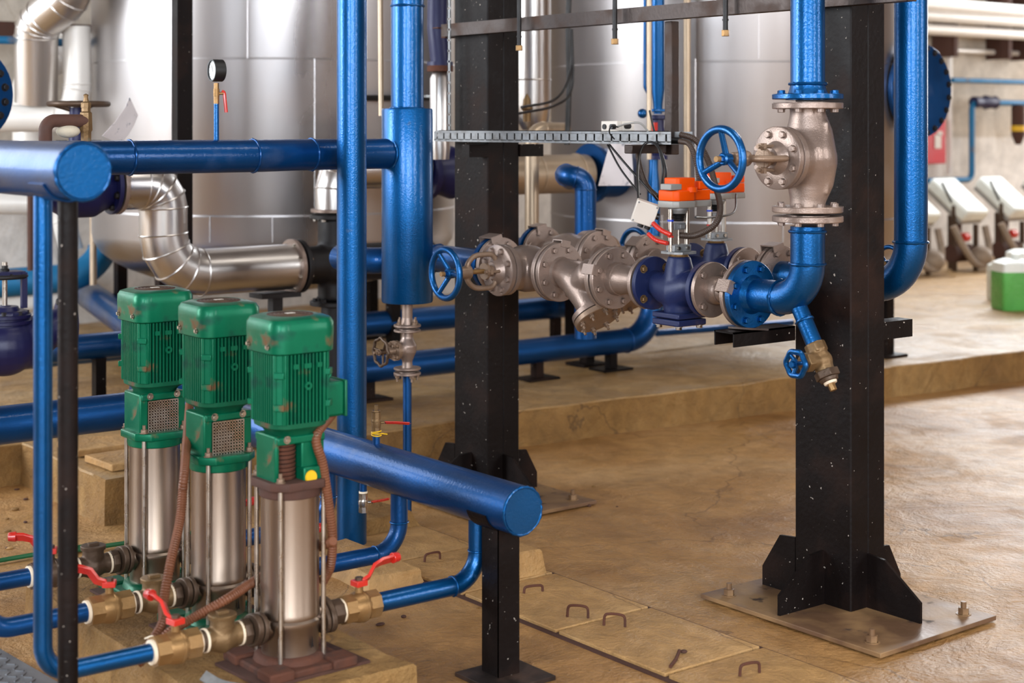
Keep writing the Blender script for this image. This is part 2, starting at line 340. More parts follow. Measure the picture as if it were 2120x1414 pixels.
# raised plinth of the boiler area: uneven hand-trowelled front edge
def rough_block(poly, h, name=None, jit=.012, step=.12, z0=0):
    top = []; n = len(poly)
    for i in range(n):
        a = Vector(poly[i]+(0,)); b = Vector(poly[(i+1) % n]+(0,)); L = (b-a).length; k = max(1, int(L/step))
        for j in range(k):
            p = a+(b-a)*(j/k); q = noise.noise_vector(p*2.3)*jit; top.append((p.x+q.x, p.y+q.y))
    vs = []; m = len(top)
    for z, inset in ((z0, -.01), (z0+(h-z0)*.45, .0), (h-.006, .003), (h, .010)):
        for i, (x, y) in enumerate(top):
            a = Vector(top[i-1]); b = Vector(top[(i+1) % m]); t = (b-a); nn = Vector((-t.y, t.x)); nn = nn.normalized() if nn.length else Vector((0, 0))
            j = noise.noise(Vector((x*7, y*7, z*9)))*jit
            vs.append((x+nn.x*(inset+j), y+nn.y*(inset+j), z+(noise.noise(Vector((x*3, y*3, 5)))*.006 if z > z0 else 0)))
    fs = []
    for r in range(3):
        for i in range(m): j = (i+1) % m; fs.append((r*m+i, r*m+j, (r+1)*m+j, (r+1)*m+i))
    fs.append(tuple(range(3*m, 4*m)))
    return Mb().add(vs, fs)
PH = .17
poly = [(2.4, 5.6), (3.3, 5.72), (4.54, 5.8), (6, 5.7), (8, 5.52), (11, 5.45), (17.9, 5.4), (17.9, 10.19), (-4.9, 10.19), (-4.9, 6.5), (2.4, 6.48)]
pb = rough_block(poly, PH, jit=.02)
ob = struct('floor_plinth', pb, PLIN, smooth=True)
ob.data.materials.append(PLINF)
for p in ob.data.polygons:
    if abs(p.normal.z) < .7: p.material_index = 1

# ------------------------------------------------------------------ common hardware
def hex_bolt_mesh(name, mat, r=.0085, h=.008, stud=.0):
    mb = Mb().lathe([(0, 0), (0, r*1.35), (.0015, r*1.35), (.0015, r)], seg=18)
    mb.lathe([(.0015, r), (h-.001, r), (h, r*.85), (h, 0)], seg=6)
    if stud: mb.lathe([(h, r*.5), (h+stud, r*.5), (h+stud, 0)], seg=10)
    me = bpy.data.meshes.new(name); me.from_pydata([tuple(v) for v in mb.v], [], mb.f); me.materials.append(mat); return me
BOLT_S = hex_bolt_mesh('bolt_silver', SILV, .0105, .011)
BOLT_SS = hex_bolt_mesh('bolt_silver_stud', SILVD, .0095, .011, .012)
BOLT_B = hex_bolt_mesh('bolt_blue', BLUE, .0105, .011)
BOLT_N = hex_bolt_mesh('bolt_brassy', OLDBR, .0105, .011)
BOLT_Z = hex_bolt_mesh('bolt_zinc', BARE, .0105, .011)
BOLT_R = hex_bolt_mesh('bolt_floor', PLATE, .017, .02, .018)
BOLT_K = hex_bolt_mesh('bolt_black', BLACKC, .013, .014)
def bolts(T, o, d, R, n, mesh, parent=None, phase=.5):
    k = fr(o, d)
    for i in range(n):
        a = 2*PI*(i+phase)/n
        T.inst('bolt', mesh, k @ Matrix.Translation((R*math.cos(a), R*math.sin(a), 0)), parent)
def flange(T, o, d, R, ri, mat, bolt=None, n=8, th=.02, hub=0, br=None, name='flange', label=None, phase=.5):
    """disc starts at o and grows th along d; bolts on its far face"""
    o = Vector(o); d = Vector(d).normalized()
    prof = [(0, 0), (0, R*.62), (.0022, R*.62), (.0022, R-.002), (.0045, R), (th-.002, R), (th, R-.002), (th, ri)]
    if hub: prof += [(th, ri+hub*.5), (th+hub, ri)]
    prof += [(prof[-1][0], 0)]
    f = T.part(name, Mb().lathe(prof, o, d, 40), mat, label=label)
    if bolt: bolts(T, o+d*th, d, br or R*.8, n, bolt, f, phase)
    return f
def handwheel(T, o, d, R, r, mat, spokes=3, dish=.02, phase=.3, lobes=0, stemlen=.05, label='blue painted handwheel', bolt=BOLT_B):
    k = fr(o, d); mb = Mb()
    if lobes:
        path = []
        for i in range(72):
            a = 2*PI*i/72; rr = R*(1+.05*math.cos(lobes*a)); path.append(k @ Vector((rr*math.cos(a), rr*math.sin(a), 0)))
        path.append(path[0]); path.append(path[1]); mb.sweep(path, r, 10, False)
    else: mb.torus((0, 0, 0), (0, 0, 1), R, r, 56, 12, k)
    for i in range(spokes):
        a = 2*PI*(i+phase)/spokes; e = Vector((math.cos(a), math.sin(a), 0))
        mb.cyl(e*(R*.1)+Vector((0, 0, -dish)), e*(R-r*.4), r*.85, r*.75, 12, k)
    mb.lathe([(-dish-.012, 0), (-dish-.012, R*.2), (-dish+.014, R*.22), (-dish+.018, R*.16), (-dish+.018, 0)], seg=20, m=k)
    w_ = T.part('handwheel', mb, mat, label=label)
    T.inst('bolt', bolt, k @ Matrix.Translation((0, 0, -dish+.016)), w_); return w_

def globe_valve(name, label, c, flow, bon, mat, wheelmat=BLUE, L=.35, Rf=.105, ri=.052, bolt=BOLT_S, wl=.363, group=None, cat='valve', phase=.2, clip=None):
    """flanged globe valve: centre c, flow axis, bonnet direction"""
    c = Vector(c); f = Vector(flow).normalized(); b = Vector(bon).normalized(); s = f.cross(b)
    T = Thing(name, label, cat, c-Vector((0, 0, .1)), group)
    h = L/2
    mb = Mb()
    path = [(-h, 0), (-h*.8, 0), (-h*.5, -.012), (-h*.15, -.006), (0, 0), (h*.15, .0), (h*.5, -.008), (h*.8, 0), (h, 0)]
    mb.sweep([c+f*x+b*y for x, y in path], [ri*1.05, ri*1.0, ri*1.3, ri*1.62, ri*1.68, ri*1.62, ri*1.3, ri, ri*1.05], 28)
    mb.sweep([c+b*0, c+b*.05, c+b*.11], [ri*1.5, ri*1.45, ri*1.5], 28)
    mb.box((0, 0, 0), (L*.66, .012, ri*2.7), Matrix.Translation(c-b*.01) @ Matrix((f, b, s)).transposed().to_4x4())
    T.part('valve_body', mb, mat, remesh=.0045)
    for sg in (-1, 1): flange(T, c+f*(sg*h), f*-sg, Rf, ri, mat, bolt, 8, .02, phase=.5)
    # bonnet flanges
    T.part('bonnet_seat', Mb().lathe([(.092, ri), (.092, .088), (.094, .092), (.11, .092), (.112, .088), (.1125, .08), (.1165, .08)], c, b, 40), mat)
    fb = T.part('bonnet', Mb().lathe([(.1165, 0), (.1165, .09), (.119, .093), (.135, .093), (.137, .09), (.137, .05), (.15, .036), (.162, .03), (.162, 0)], c, b, 40), mat)
    bolts(T, c+b*.137, b, .074, 8, bolt, fb, .5)
    # yoke: two arms in the plane of bonnet and side direction
    yk = Mb()
    arm = [(.026+.012, .140), (.058, .160), (.060, .20), (.056, .235), (.036, .262), (.012, .272)]
    for sg in (-1, 1):
        yk.sweep(catmull([c+s*(sg*x)+b*y for x, y in arm], 6), .0105, 10)
    yk.cyl(c+b*.255, c+b*.318, .024, .019, 18)
    T.part('yoke', yk, SILVD, remesh=.003)
    st = Mb().cyl(c+b*.15, c+b*(wl+.02), .0085, seg=14); T.part('stem', st, BRASS)
    gl = Mb().lathe([(.162, .02), (.185, .02), (.185, .03), (.195, .03), (.195, 0)], c, b, 18)
    for sg in (-1, 1):
        gl.cyl(c+f*(sg*.034)+b*.15, c+f*(sg*.034)+b*.215, .006, seg=10); gl.box((0, 0, 0), (.036, .016, .012), Matrix.Translation(c+f*(sg*.026)+b*.19) @ Matrix((f, s, b)).transposed().to_4x4())
        gl.cyl(c+f*(sg*.034)+b*.197, c+f*(sg*.034)+b*.207, .011, seg=6)
    T.part('gland', gl, SILVD)
    handwheel(T, c+b*wl, b, .0855, .0115, wheelmat, 3, .022, phase)
    return T
def clip_mb(o, axis, out, width=.045, span=.07, t=.004):     # bent strap bridging two flanges: o on rim
    o = Vector(o); a = Vector(axis).normalized(); u = Vector(out).normalized(); s = a.cross(u)
    m = Matrix((a, s, u)).transposed().to_4x4(); m.translation = o
    mb = Mb().box((0, 0, .006), (span, width, t), m)
    mb.box((span/2, 0, -.018), (t, width, .05), m).box((-span/2, 0, -.005), (t, width, .022), m); return mb
def clip(T, o, axis, out, mat=SILV, **k): return T.part('strap', clip_mb(o, axis, out, **k), mat, label='bent earthing strap over the flange joint')

TX, TZ = 3.56, .978
Yv = Vector((0, 1, 0)); Xv = Vector((1, 0, 0)); Zv = Vector((0, 0, 1))
def P(x, y, z): return Vector((x, y, z))

# ------------------------------------------------------------------ valve train nearest the camera
def strainer(name, label, X, y0, y1, z, group=None):
    T = Thing(name, label, 'strainer', (X, (y0+y1)/2, z-.15), group); ym = (y0+y1)/2; L = abs(y1-y0)
    mb = Mb(); ri = .05
    mb.sweep([P(X, y1, z), P(X, y1-.04, z), P(X, y1-.10, z-.02), P(X, ym-.02, z-.075), P(X, ym-.07, z-.13)], [ri*1.05, ri*1.02, ri*1.2, ri*1.15, ri*1.15], 28)
    mb.sweep([P(X, y0, z), P(X, y0+.05, z), P(X, y0+.10, z-.0), P(X, y0+.15, z-.03)], [ri, ri*1.0, ri*1.25, ri*1.1], 28)
    mb.box((X, ym+.0, z+.042), (.006, L*.8, .02))
    T.part('strainer_body', mb, SILV, remesh=.0045)
    d = P(0, -.62, -.78).normalized(); o = P(X, ym-.058, z-.12)
    T.part('cover_seat', Mb().lathe([(-.004, .05), (-.004, .084), (.014, .086), (.014, .07), (.018, .07)], o, d, 36), SILV)
    f = T.part('cover', Mb().lathe([(.018, 0), (.018, .085), (.034, .085), (.036, .083), (.036, 0)], o, d, 36), SILVD)
    bolts(T, o+d*.036, d, .066, 8, BOLT_SS, f, .3)
    flange(T, P(X, y1, z), -Yv, .105, ri, SILV, BOLT_S, 8, .02, .012)
    flange(T, P(X, y0, z), Yv, .105, ri, SILV, None, 8, .02)
    return T
def spool(name, label, X, ya, yb, z, ra, rb, Ra, Rb, mat=SILV, ba=BOLT_S, bb=BOLT_S, na=8, nb=8, group=None):
    """flanged reducer from ya (far) to yb (near)"""
    T = Thing(name, label, 'pipe', (X, (ya+yb)/2, z-.1), group)
    L = ya-yb
    mb = Mb().lathe([(0, 0), (0, ra), (.02, ra*1.12), (.036, ra*1.12), (.045, ra*1.02), (L*.45, ra*.95), (L*.62, rb), (L-.03, rb), (L-.02, rb*1.15), (L, rb*1.15), (L, 0)], P(X, ya, z), -Yv, 32)
    T.part('pipe_body', mb, mat)
    T.part('weld_bead', Mb().torus(P(X, ya-.044, z), Yv, ra*1.03, .004, 40, 8, lump=.35), mat)
    flange(T, P(X, ya, z), -Yv, Ra, ra, mat, ba, na, .02, .01)
    flange(T, P(X, yb, z), Yv, Rb, rb, mat, bb, nb, .016)
    return T
def control_valve(name, label, X, ya, yb, z, group=None):
    T = Thing(name, label, 'valve', (X, (ya+yb)/2, z-.14), group); ym = (ya+yb)/2; L = ya-yb; h = L/2
    mb = Mb(); r = .04
    mb.sweep([P(X, ya, z), P(X, ya-.03, z), P(X, ya-.07, z-.012), P(X, ym, z-.02), P(X, yb+.07, z+.0), P(X, yb+.03, z), P(X, yb, z)], [r*1.1, r*1.05, r*1.3, r*1.65, r*1.3, r*1.05, r*1.1], 28)
    mb.sweep([P(X, ym, z-.09), P(X, ym, z), P(X, ym, z+.06), P(X, ym, z+.098)], [.05, .056, .046, .036], 28)
    T.part('valve_body', mb, NAVY, remesh=.0045)
    q = Mb().box((X, ym, z-.092), (.125, .125, .018)); T.part('bottom_flange', q, NAVY, bevel=.004)
    q = T.part('bottom_cover', Mb().box((X, ym, z-.114), (.125, .125, .02)), NAVY, bevel=.004)
    for sx in (-1, 1):
        for sy in (-1, 1): T.inst('bolt', BOLT_Z, fr((X+sx*.046, ym+sy*.046, z-.124), -Zv), q)
    flange(T, P(X, ya, z), -Yv, .0885, r, NAVY, BOLT_N, 4, .018, br=.07)
    flange(T, P(X, yb, z), Yv, .0885, r, NAVY, None, 4, .018)
    T.part('neck', Mb().lathe([(.092, .036), (.1, .03), (.106, .03), (.106, 0)], P(X, ym, z), Zv, 24), BRASS)
    return T
def actuator(name, label, X, ym, z, group=None):
    """orange motor drive on two posts over a control valve; z = valve axis height"""
    T = Thing(name, label, 'actuator', (X, ym, z+.1), group)
    zb = z+.106
    T.part('base_plate', Mb().prism([(-.05, -.03), (-.03, -.05), (.03, -.05), (.05, -.03), (.05, .03), (.03, .05), (-.03, .05), (-.05, .03)], .007, Matrix.Translation((X, ym, zb+.0035))), ZINC)
    c = T.part('clamp_block', Mb().box((X, ym, zb+.018), (.075, .04, .022)), ZINC, bevel=.002)
    for i in (-1, 1): T.part('screw', Mb().cyl(P(X+i*.02, ym-.02, zb+.018), P(X+i*.02, ym-.026, zb+.018), .006, seg=14), BARE, c)
    for i in (-1, 1): T.part('post', Mb().cyl(P(X+i*.036, ym, zb), P(X+i*.036, ym, zb+.145), .0085, seg=18), BARE)
    for i, (zz, mt) in enumerate(((.105, BLUP), (.053, RED))):
        T.part('cable_tie', Mb().ring(P(X-.036, ym, zb+zz), Zv, .0105, .008, .006, 18), mt)
    T.part('spindle', Mb().cyl(P(X, ym, zb+.02), P(X, ym, zb+.09), .004, seg=12).lathe([(.03, .004), (.03, .0055), (.04, .0055), (.04, .004)], P(X, ym, zb), seg=12), BARE)
    T.part('coupling', Mb().box((X, ym, zb+.088), (.05, .012, .022)).box((X+.004, ym-.01, zb+.088), (.02, .012, .014)), ZINC, bevel=.001)
    T.part('bellows', Mb().lathe([(.105, 0), (.105, .015), (.109, .02), (.113, .017), (.117, .022), (.121, .019), (.125, .024), (.13, .02), (.13, 0)], P(X, ym, zb), Zv, 24), RUBB)
    T.part('drive_collar', Mb().lathe([(.13, 0), (.13, .026), (.142, .03), (.142, .034), (.152, .034), (.152, 0)], P(X, ym, zb), Zv, 28), ZINC)
    z1 = zb+.15
    def octo(cx, cy, sx, sy, ch): return [(cx-sx+ch, cy-sy), (cx+sx-ch, cy-sy), (cx+sx, cy-sy+ch), (cx+sx, cy+sy-ch), (cx+sx-ch, cy+sy), (cx-sx+ch, cy+sy), (cx-sx, cy+sy-ch), (cx-sx, cy-sy+ch)]
    pl = [(-.055, -.03), (-.04, -.045), (.03, -.045), (.045, -.032), (.06, -.028), (.12, -.028), (.13, -.018), (.13, .03), (.12, .04), (.05, .04), (.04, .05), (-.04, .05), (-.055, .04)]
    M_ = Matrix.Translation((X, ym, 0))
    T.part('housing_base', Mb().prism(pl, .022, Matrix.Translation((X, ym, z1+.011))), GPLAS, bevel=.003)
    T.part('housing', Mb().prism([(x*.97, y*.97) for x, y in pl], .034, Matrix.Translation((X, ym, z1+.039))), ORNG, bevel=.004)
    T.part('motor_cover', Mb().prism(octo(.005, 0, .042, .036, .008), .045, Matrix.Translation((X, ym, z1+.074))), ORNG, bevel=.004)
    T.part('knob_boss', Mb().lathe([(.05, 0), (.05, .022), (.066, .021), (.066, .008), (.068, .008), (.068, 0)], P(X+.025, ym-.03, z1), Zv, 20), ORNG)
    T.part('terminal_box', Mb().box((X-.045, ym-.012, z1+.068), (.05, .05, .02)), GPLAS, bevel=.003)
    T.part('end_cap', Mb().box((X+.1, ym+.005, z1+.07), (.05, .05, .026)), ORNG, bevel=.003)
    T.part('nameplate', Mb().box((X+.1, ym-.0225, z1+.05), (.03, .003, .014)), GPLAS)
    return T

Y_IN, Y_A, Y_B, Y_C, Y_D, Y_E = 4.71, 4.36, 4.067, 3.872, 3.595, 3.43
G1 = .005
t = globe_valve('globe_valve', 'silver grey flanged globe valve whose blue handwheel stands out before the middle black column', (TX, (Y_IN+Y_A)/2, TZ), Yv, -Xv, SILV, phase=0)
clip(t, P(TX-.03, Y_IN+.005, TZ+.104), Yv, (-.25, 0, 1), width=.05, span=.075)
clip(t, P(TX+.02, Y_A-.002, TZ+.104), Yv, (.2, 0, 1), width=.04, span=.05)
t = strainer('strainer', 'silver grey angled strainer with a bolted cover pointing down beside the globe valve', TX, Y_B, Y_A-G1, TZ)
clip(t, P(TX-.1, Y_B-.002, TZ+.035), Yv, (-1, 0, .3), width=.035, span=.055)
spool('reducer_spool', 'silver grey flanged reducer between the strainer and the navy control valve below the front actuator', TX, Y_B-G1, Y_C, TZ, .05, .043, .105, .0885, SILV, BOLT_S, None)
control_valve('control_valve', 'navy blue control valve under the front orange actuator', TX, Y_C-G1, Y_D, TZ)
actuator('valve_actuator', 'orange and grey motor actuator on steel posts over the nearer navy valve', TX, (Y_C+Y_D)/2, TZ)
# spool between control valve and blue elbow
t = Thing('outlet_spool', 'short silver grey flanged pipe between the navy valve and the blue elbow flange', 'pipe', (TX, 3.51, TZ-.09))
t.part('pipe_body', Mb().lathe([(0, 0), (0, .04), (.016, .046), (.04, .044), (.05, .036), (.056, .038), (.062, .036), (.165, .042), (.165, 0)], P(TX, Y_D-G1, TZ), -Yv, 32), SILV)
t.part('weld_bead', Mb().torus(P(TX, Y_D-.06, TZ), Yv, .037, .004, 36, 8, lump=.3), SILV)
flange(t, P(TX, Y_D-G1, TZ), -Yv, .0885, .04, SILV, BOLT_S, 4, .016, br=.07)
flange(t, P(TX, Y_E, TZ), Yv, .105, .042, SILV, None, 8, .016)
clip(t, P(TX-.1, Y_E-.002, TZ+.03), Yv, (-1, 0, .5), width=.04, span=.05)

# blue riser elbow under the upper valve
RX, RY = TX, 3.18
t = Thing('riser_elbow', 'blue painted elbow with flange and slanted drain stub before the right black column', 'pipe', (RX, RY, .85))
wl = []
mb = Mb().tube([P(RX, Y_E-.03, TZ), P(RX, RY, TZ), P(RX, RY, 1.2)], .051, .15, 36, 16, welds=wl); t.part('elbow', mb, BLUE)
for o, d in wl+[(P(RX, RY, 1.185), Zv)]: t.part('weld_bead', Mb().torus(o, d, .0525, .0045, 44, 8, lump=.35), BLUE)
flange(t, P(RX, Y_E-G1, TZ), -Yv, .105, .051, BLUE, BOLT_B, 8, .022, .02)
d = P(0, -.5, -.86).normalized(); o = P(RX, RY+.045, TZ-.0)
st0 = P(RX, RY+.035, TZ-.02)
t.part('drain_stub', Mb().cyl(st0, st0+d*.135, .025, seg=24).torus(st0+d*.046, d, .026, .004, 30, 8, lump=.3), BLUE)
# brass drain valve
sb = st0+d*.13
t = Thing('drain_valve', 'tarnished brass drain valve with small blue handwheel hanging from the blue elbow', 'valve', sb-Zv*.08)
vb = Mb().lathe([(-.01, 0), (-.01, .033), (.02, .033), (.02, .028), (.05, .03), (.085, .028), (.085, 0)], sb, d, 8).sphere(sb+d*.045, .034)
vb.cyl(sb+d*.045, sb+d*.045+P(-.055, 0, 0), .024, .026, 16)
t.part('valve_body', vb, OLDBR, remesh=.003)
t.part('bonnet_nut', Mb().cyl(sb+d*.045+P(-.05, 0, 0), sb+d*.045+P(-.075, 0, 0), .03, .03, 6).cyl(sb+d*.045+P(-.07, 0, 0), sb+d*.045+P(-.105, 0, 0), .012, .01, 12), OLDBR, bevel=.002)
pl_ = t.part('outlet_nut', Mb().cyl(sb+d*.078, sb+d*.1, .038, .038, 6).cyl(sb+d*.1, sb+d*.112, .03, .026, 20), MALL, bevel=.002)
t.part('plug', Mb().cyl(sb+d*.118, sb+d*.14, .012, .011, 6), BRASS, pl_, bevel=.001)
t.part('sealing_tape', Mb().cyl(sb+d*.112, sb+d*.119, .021, .019, 20), PTFE, pl_)
handwheel(t, sb+d*.045+P(-.11, 0, 0), -Xv, .036, .0085, BLUE, 3, .006, .1, lobes=6)

# upper valve on the riser
VZ = 1.405; VL = .33
t = globe_valve('riser_globe_valve', 'silver grey globe valve standing upright on the blue riser with large blue handwheel', (RX, RY, VZ), Zv, -Xv, SILV, L=VL, phase=.75)
t = Thing('riser_pipe', 'blue painted vertical pipe with flange running up from the upright globe valve', 'pipe', (RX, RY, VZ+VL/2))
zt = VZ+VL/2+.006
flange(t, P(RX, RY, zt), Zv, .105, .051, BLUE, BOLT_B, 8, .018)
t.part('pipe', Mb().lathe([(.01, 0), (.01, .062), (.03, .055), (.045, .051), (3.2, .051), (3.2, 0)], P(RX, RY, zt), Zv, 36), BLUE)
t.part('weld_bead', Mb().torus(P(RX, RY, zt+.048), Zv, .053, .0045, 44, 8, lump=.35), BLUE)
t = Thing('riser_bottom_flange', 'silver grey counter flange under the upright globe valve above the blue elbow', 'flange', (RX, RY, 1.19))
zb_ = VZ-VL/2-.006
flange(t, P(RX, RY, zb_), -Zv, .105, .051, SILV, BOLT_S, 8, .02)

# inlet pipe of the near train
t = Thing('inlet_pipe', 'blue painted pipe entering the near valve train from behind the blue vessel', 'pipe', (TX, 5.0, TZ-.06))
wl = []
t.part('pipe', Mb().tube([P(TX, Y_IN+.02, TZ), P(TX, 5.2, TZ), P(3.33, 5.2, TZ-.01), P(3.33, 5.46, TZ-.01)], .052, .1, 30, 12, welds=wl), BLUE2)
for o, d in wl: t.part('weld_bead', Mb().torus(o, d, .0525, .004, 40, 8, lump=.3), BLUE2)
flange(t, P(TX, Y_IN+G1, TZ), Yv, .105, .052, BLUE2, BOLT_B, 8, .022)

# ------------------------------------------------------------------ second valve train beyond the columns
X2 = 4.08
t = globe_valve('globe_valve', 'silver grey globe valve of the farther train with its blue handwheel turned away', (X2, 4.923, TZ), Yv, Xv, SILV, phase=.1)
clip(t, P(X2-.02, 5.1, TZ+.104), Yv, (-.2, 0, 1), width=.05, span=.06)
clip(t, P(X2+.03, 4.745, TZ+.1), Yv, (.3, 0, 1), width=.04, span=.05)
strainer('strainer', 'silver grey strainer of the farther train half hidden behind the nearer strainer', X2, 4.451, 4.745, TZ)
t = spool('reducer_spool', 'silver grey flanged reducer of the farther train behind the front actuator', X2, 4.446, 4.225, TZ, .05, .043, .105, .0885, SILV, BOLT_S, None)
clip(t, P(X2-.07, 4.446, TZ+.08), Yv, (-.8, 0, 1), width=.05, span=.06)
control_valve('control_valve', 'navy blue control valve of the farther train behind the nearer navy valve', X2, 4.22, 3.945, TZ)
actuator('valve_actuator', 'orange and grey motor actuator of the farther train seen behind the large upper handwheel', X2, 4.08, TZ)
t = Thing('outlet_spool', 'silver grey flanged pipe of the farther train running behind the blue elbow', 'pipe', (X2, 3.8, TZ-.09))
t.part('pipe_body', Mb().lathe([(0, 0), (0, .046), (.05, .04), (.16, .042), (.16, 0)], P(X2, 3.94, TZ), -Yv, 28), SILV)
flange(t, P(X2, 3.94, TZ), -Yv, .0885, .04, SILV, BOLT_S, 4, .016, br=.07)
flange(t, P(X2, 3.785, TZ), Yv, .105, .04, SILV, None, 8, .016)
flange(t, P(X2, 3.78, TZ), -Yv, .105, .05, SILV, BOLT_S, 8, .02)
clip(t, P(X2-.03, 3.78, TZ+.104), Yv, (-.2, 0, 1), width=.05, span=.06)
t = Thing('riser_pipe', 'tall blue pipe right of the right black column curving back under it', 'pipe', (X2, 3.21, .9))
wl = []
t.part('pipe', Mb().tube([P(X2, 3.76, TZ), P(X2, 3.21, TZ), P(X2, 3.21, 4.6)], .053, .15, 36, 16, welds=wl), BLUE)
for o, d in wl: t.part('weld_bead', Mb().torus(o, d, .0535, .0045, 44, 8, lump=.35), BLUE)
c = onX(1842, 545, 4.25)
handwheel(t, c, Xv, .055, .008, BLUE, 3, .015)
t.part('drain_stub', Mb().cyl(c-Xv*.1, c+Xv*.01, .009, seg=12).cyl(c-Xv*.1, P(X2, 3.27, c.z-.02), .012, seg=12), OLDBR)
t = Thing('inlet_pipe', 'blue painted pipe entering the farther valve train behind the middle black column', 'pipe', (X2, 5.3, TZ-.06))
t.part('pipe', Mb().tube([P(X2, 5.105, TZ), P(X2, 5.62, TZ)], .05, .12, 24), BLUE2)
flange(t, P(X2, 5.11, TZ), Yv, .105, .05, BLUE2, BOLT_B, 8, .022)

# ------------------------------------------------------------------ black columns
def column(y0, label, top=4.8, right=False):
    X0, X1 = 3.743, 3.903; Y1 = y0+.227; Xc, Yc = (X0+X1)/2, (y0+Y1)/2
    T = Thing('steel_column', label, 'column', (Xc, Yc, 0), kind='thing')
    # two channels welded toe to toe: webs face -Y/+Y sides, the seam runs down the middle of the X faces
    g = .0012
    prof = [(X0+.004, y0), (X1-.004, y0), (X1, y0+.004), (X1, Y1-.004), (X1-.004, Y1), (X0+.004, Y1), (X0, Y1-.004), (X0, y0+.004)]
    xm = (X0+X1)/2
    prof = [(X0+.004, y0), (xm-.003, y0), (xm, y0+.003), (xm+.003, y0), (X1-.004, y0), (X1, y0+.004), (X1, Y1-.004), (X1-.004, Y1), (xm+.003, Y1), (xm, Y1-.003), (xm-.003, Y1), (X0+.004, Y1), (X0, Y1-.004), (X0, y0+.004)]
    m = Matrix.Translation((0, 0, (top+.02)/2)); T.part('shaft', Mb().prism(prof, top-.02, m), BLACK, smooth=False)
    T.part('base_plate', Mb().prism([(3.515, y0-.30), (4.066, y0-.29), (4.066, y0+.417), (3.515, y0+.417)], .014, Matrix.Translation((0, 0, .012))), PLATE, bevel=.002)
    def gus(o, u, w=.006, hgt=.185, ln=.17):
        k = Matrix((Vector(u), Zv, Vector(u).cross(Zv))).transposed().to_4x4(); k.translation = Vector(o)
        T.part('gusset', Mb().prism([(0, .019), (ln, .019), (ln, .08), (.065, hgt-.006), (0, hgt)], .01, k), BLACK, smooth=False)
    gus((X0+.08, y0, 0), -Yv, ln=.2); gus((X0, y0+.11, 0), -Xv, ln=.2)
    gus((X0+.006, Y1, 0), Yv, ln=.14, hgt=.2); gus((X1, y0+.04, 0), Xv, ln=.12)
    for x, y in ((3.575, y0-.22), (4.0, y0-.22), (3.575, y0+.35), (4.0, y0+.35)): T.inst('anchor_bolt', BOLT_R, Matrix.Translation((x, y, .019)))
    return T
CA = column(3.17, 'right black welded steel column on a bolted rusty base plate with gussets')
CB = column(5.02, 'middle black welded steel column standing behind the blue header end')
# brackets welded to the right column
def channel_mb(p, q, up, w, h, t=.005):   # channel from p to q, open side opposite 'up'
    p, q = Vector(p), Vector(q); d = (q-p).normalized(); u = Vector(up); s = d.cross(u); L = (q-p).length
    m = Matrix((d, s, u)).transposed().to_4x4(); m.translation = p
    return Mb().box((L/2, 0, h/2-t/2), (L, w, t), m).box((L/2, w/2-t/2, 0), (L, t, h), m).box((L/2, -w/2+t/2, 0), (L, t, h), m)
CA.part('bracket', channel_mb((3.47, 3.438, .845), (3.744, 3.438, .845), Zv, .085, .045), BLACK, smooth=False)
CA.part('shim', Mb().prism([(-.05, -.035), (.05, -.035), (.06, .03), (-.045, .035)], .006, fr(P(3.56, 3.425, .871), (.1, .05, 1))), DSTEEL)
CA.part('bracket', Mb().box((3.975, 3.21, .86), (.15, .06, .055)), BLACK, smooth=False)
CB.part('bracket', Mb().box((3.7, 5.04, 1.40), (.1, .05, .05)), BLACK, smooth=False)
CB.part('bracket', Mb().box((3.96, 5.04, 1.40), (.12, .06, .05)), BLACK, smooth=False)
CB.part('bracket', Mb().box((3.73, 5.30, 1.90), (.09, .04, .004)).box((3.75, 5.30, 1.88), (.05, .03, .04)), RUST, smooth=False)

# ------------------------------------------------------------------ horizontal steel beam, hangers, tray
Xb = 3.70
solo('angle_beam', Mb().box((Xb, 4.1, 1.888), (.006, 2.35, .05)).box((Xb+.022, 4.1, 1.866), (.044, 2.35, .006)), DSTEEL, 'long dark steel angle crossing in front of both black columns near the top', 'beam', kind='thing', smooth=False)
for px, yb, lab in ((1075, 105, 'black hanging rod with brass nut before the middle black column'), (1273, 92, 'black hanging rod with brass nut midway along the steel angle'), (1502, 75, 'black hanging rod with brass nut above the upper blue handwheel')):
    p = onX(px, yb, 3.665)
    T = Thing('hanging_rod', lab, 'rod', p, 'rods hanging over the steel angle')
    T.part('rod', Mb().cyl(p+Zv*.016, P(p.x, p.y, 2.7), .0085, seg=14).cyl(p+Zv*.05, p+Zv*.056, .0105, seg=14), BLACKC)
    T.part('nut', Mb().cyl(p, p+Zv*.02, .0135, .0135, 6), BRASS, bevel=.001)
p = onX(1391, 320, 3.76)
T = Thing('tray_support', 'dark square steel post dropping from the angle beam to the cable tray', 'post', p, kind='thing')
T.part('post', Mb().box((p.x, p.y, (p.z+1.86)/2), (.036, .036, 1.86-p.z)), DSTEEL, bevel=.003)
T.part('arm', Mb().box((3.66, p.y+.02, p.z+.02), (.17, .04, .03)), DSTEEL, bevel=.003)
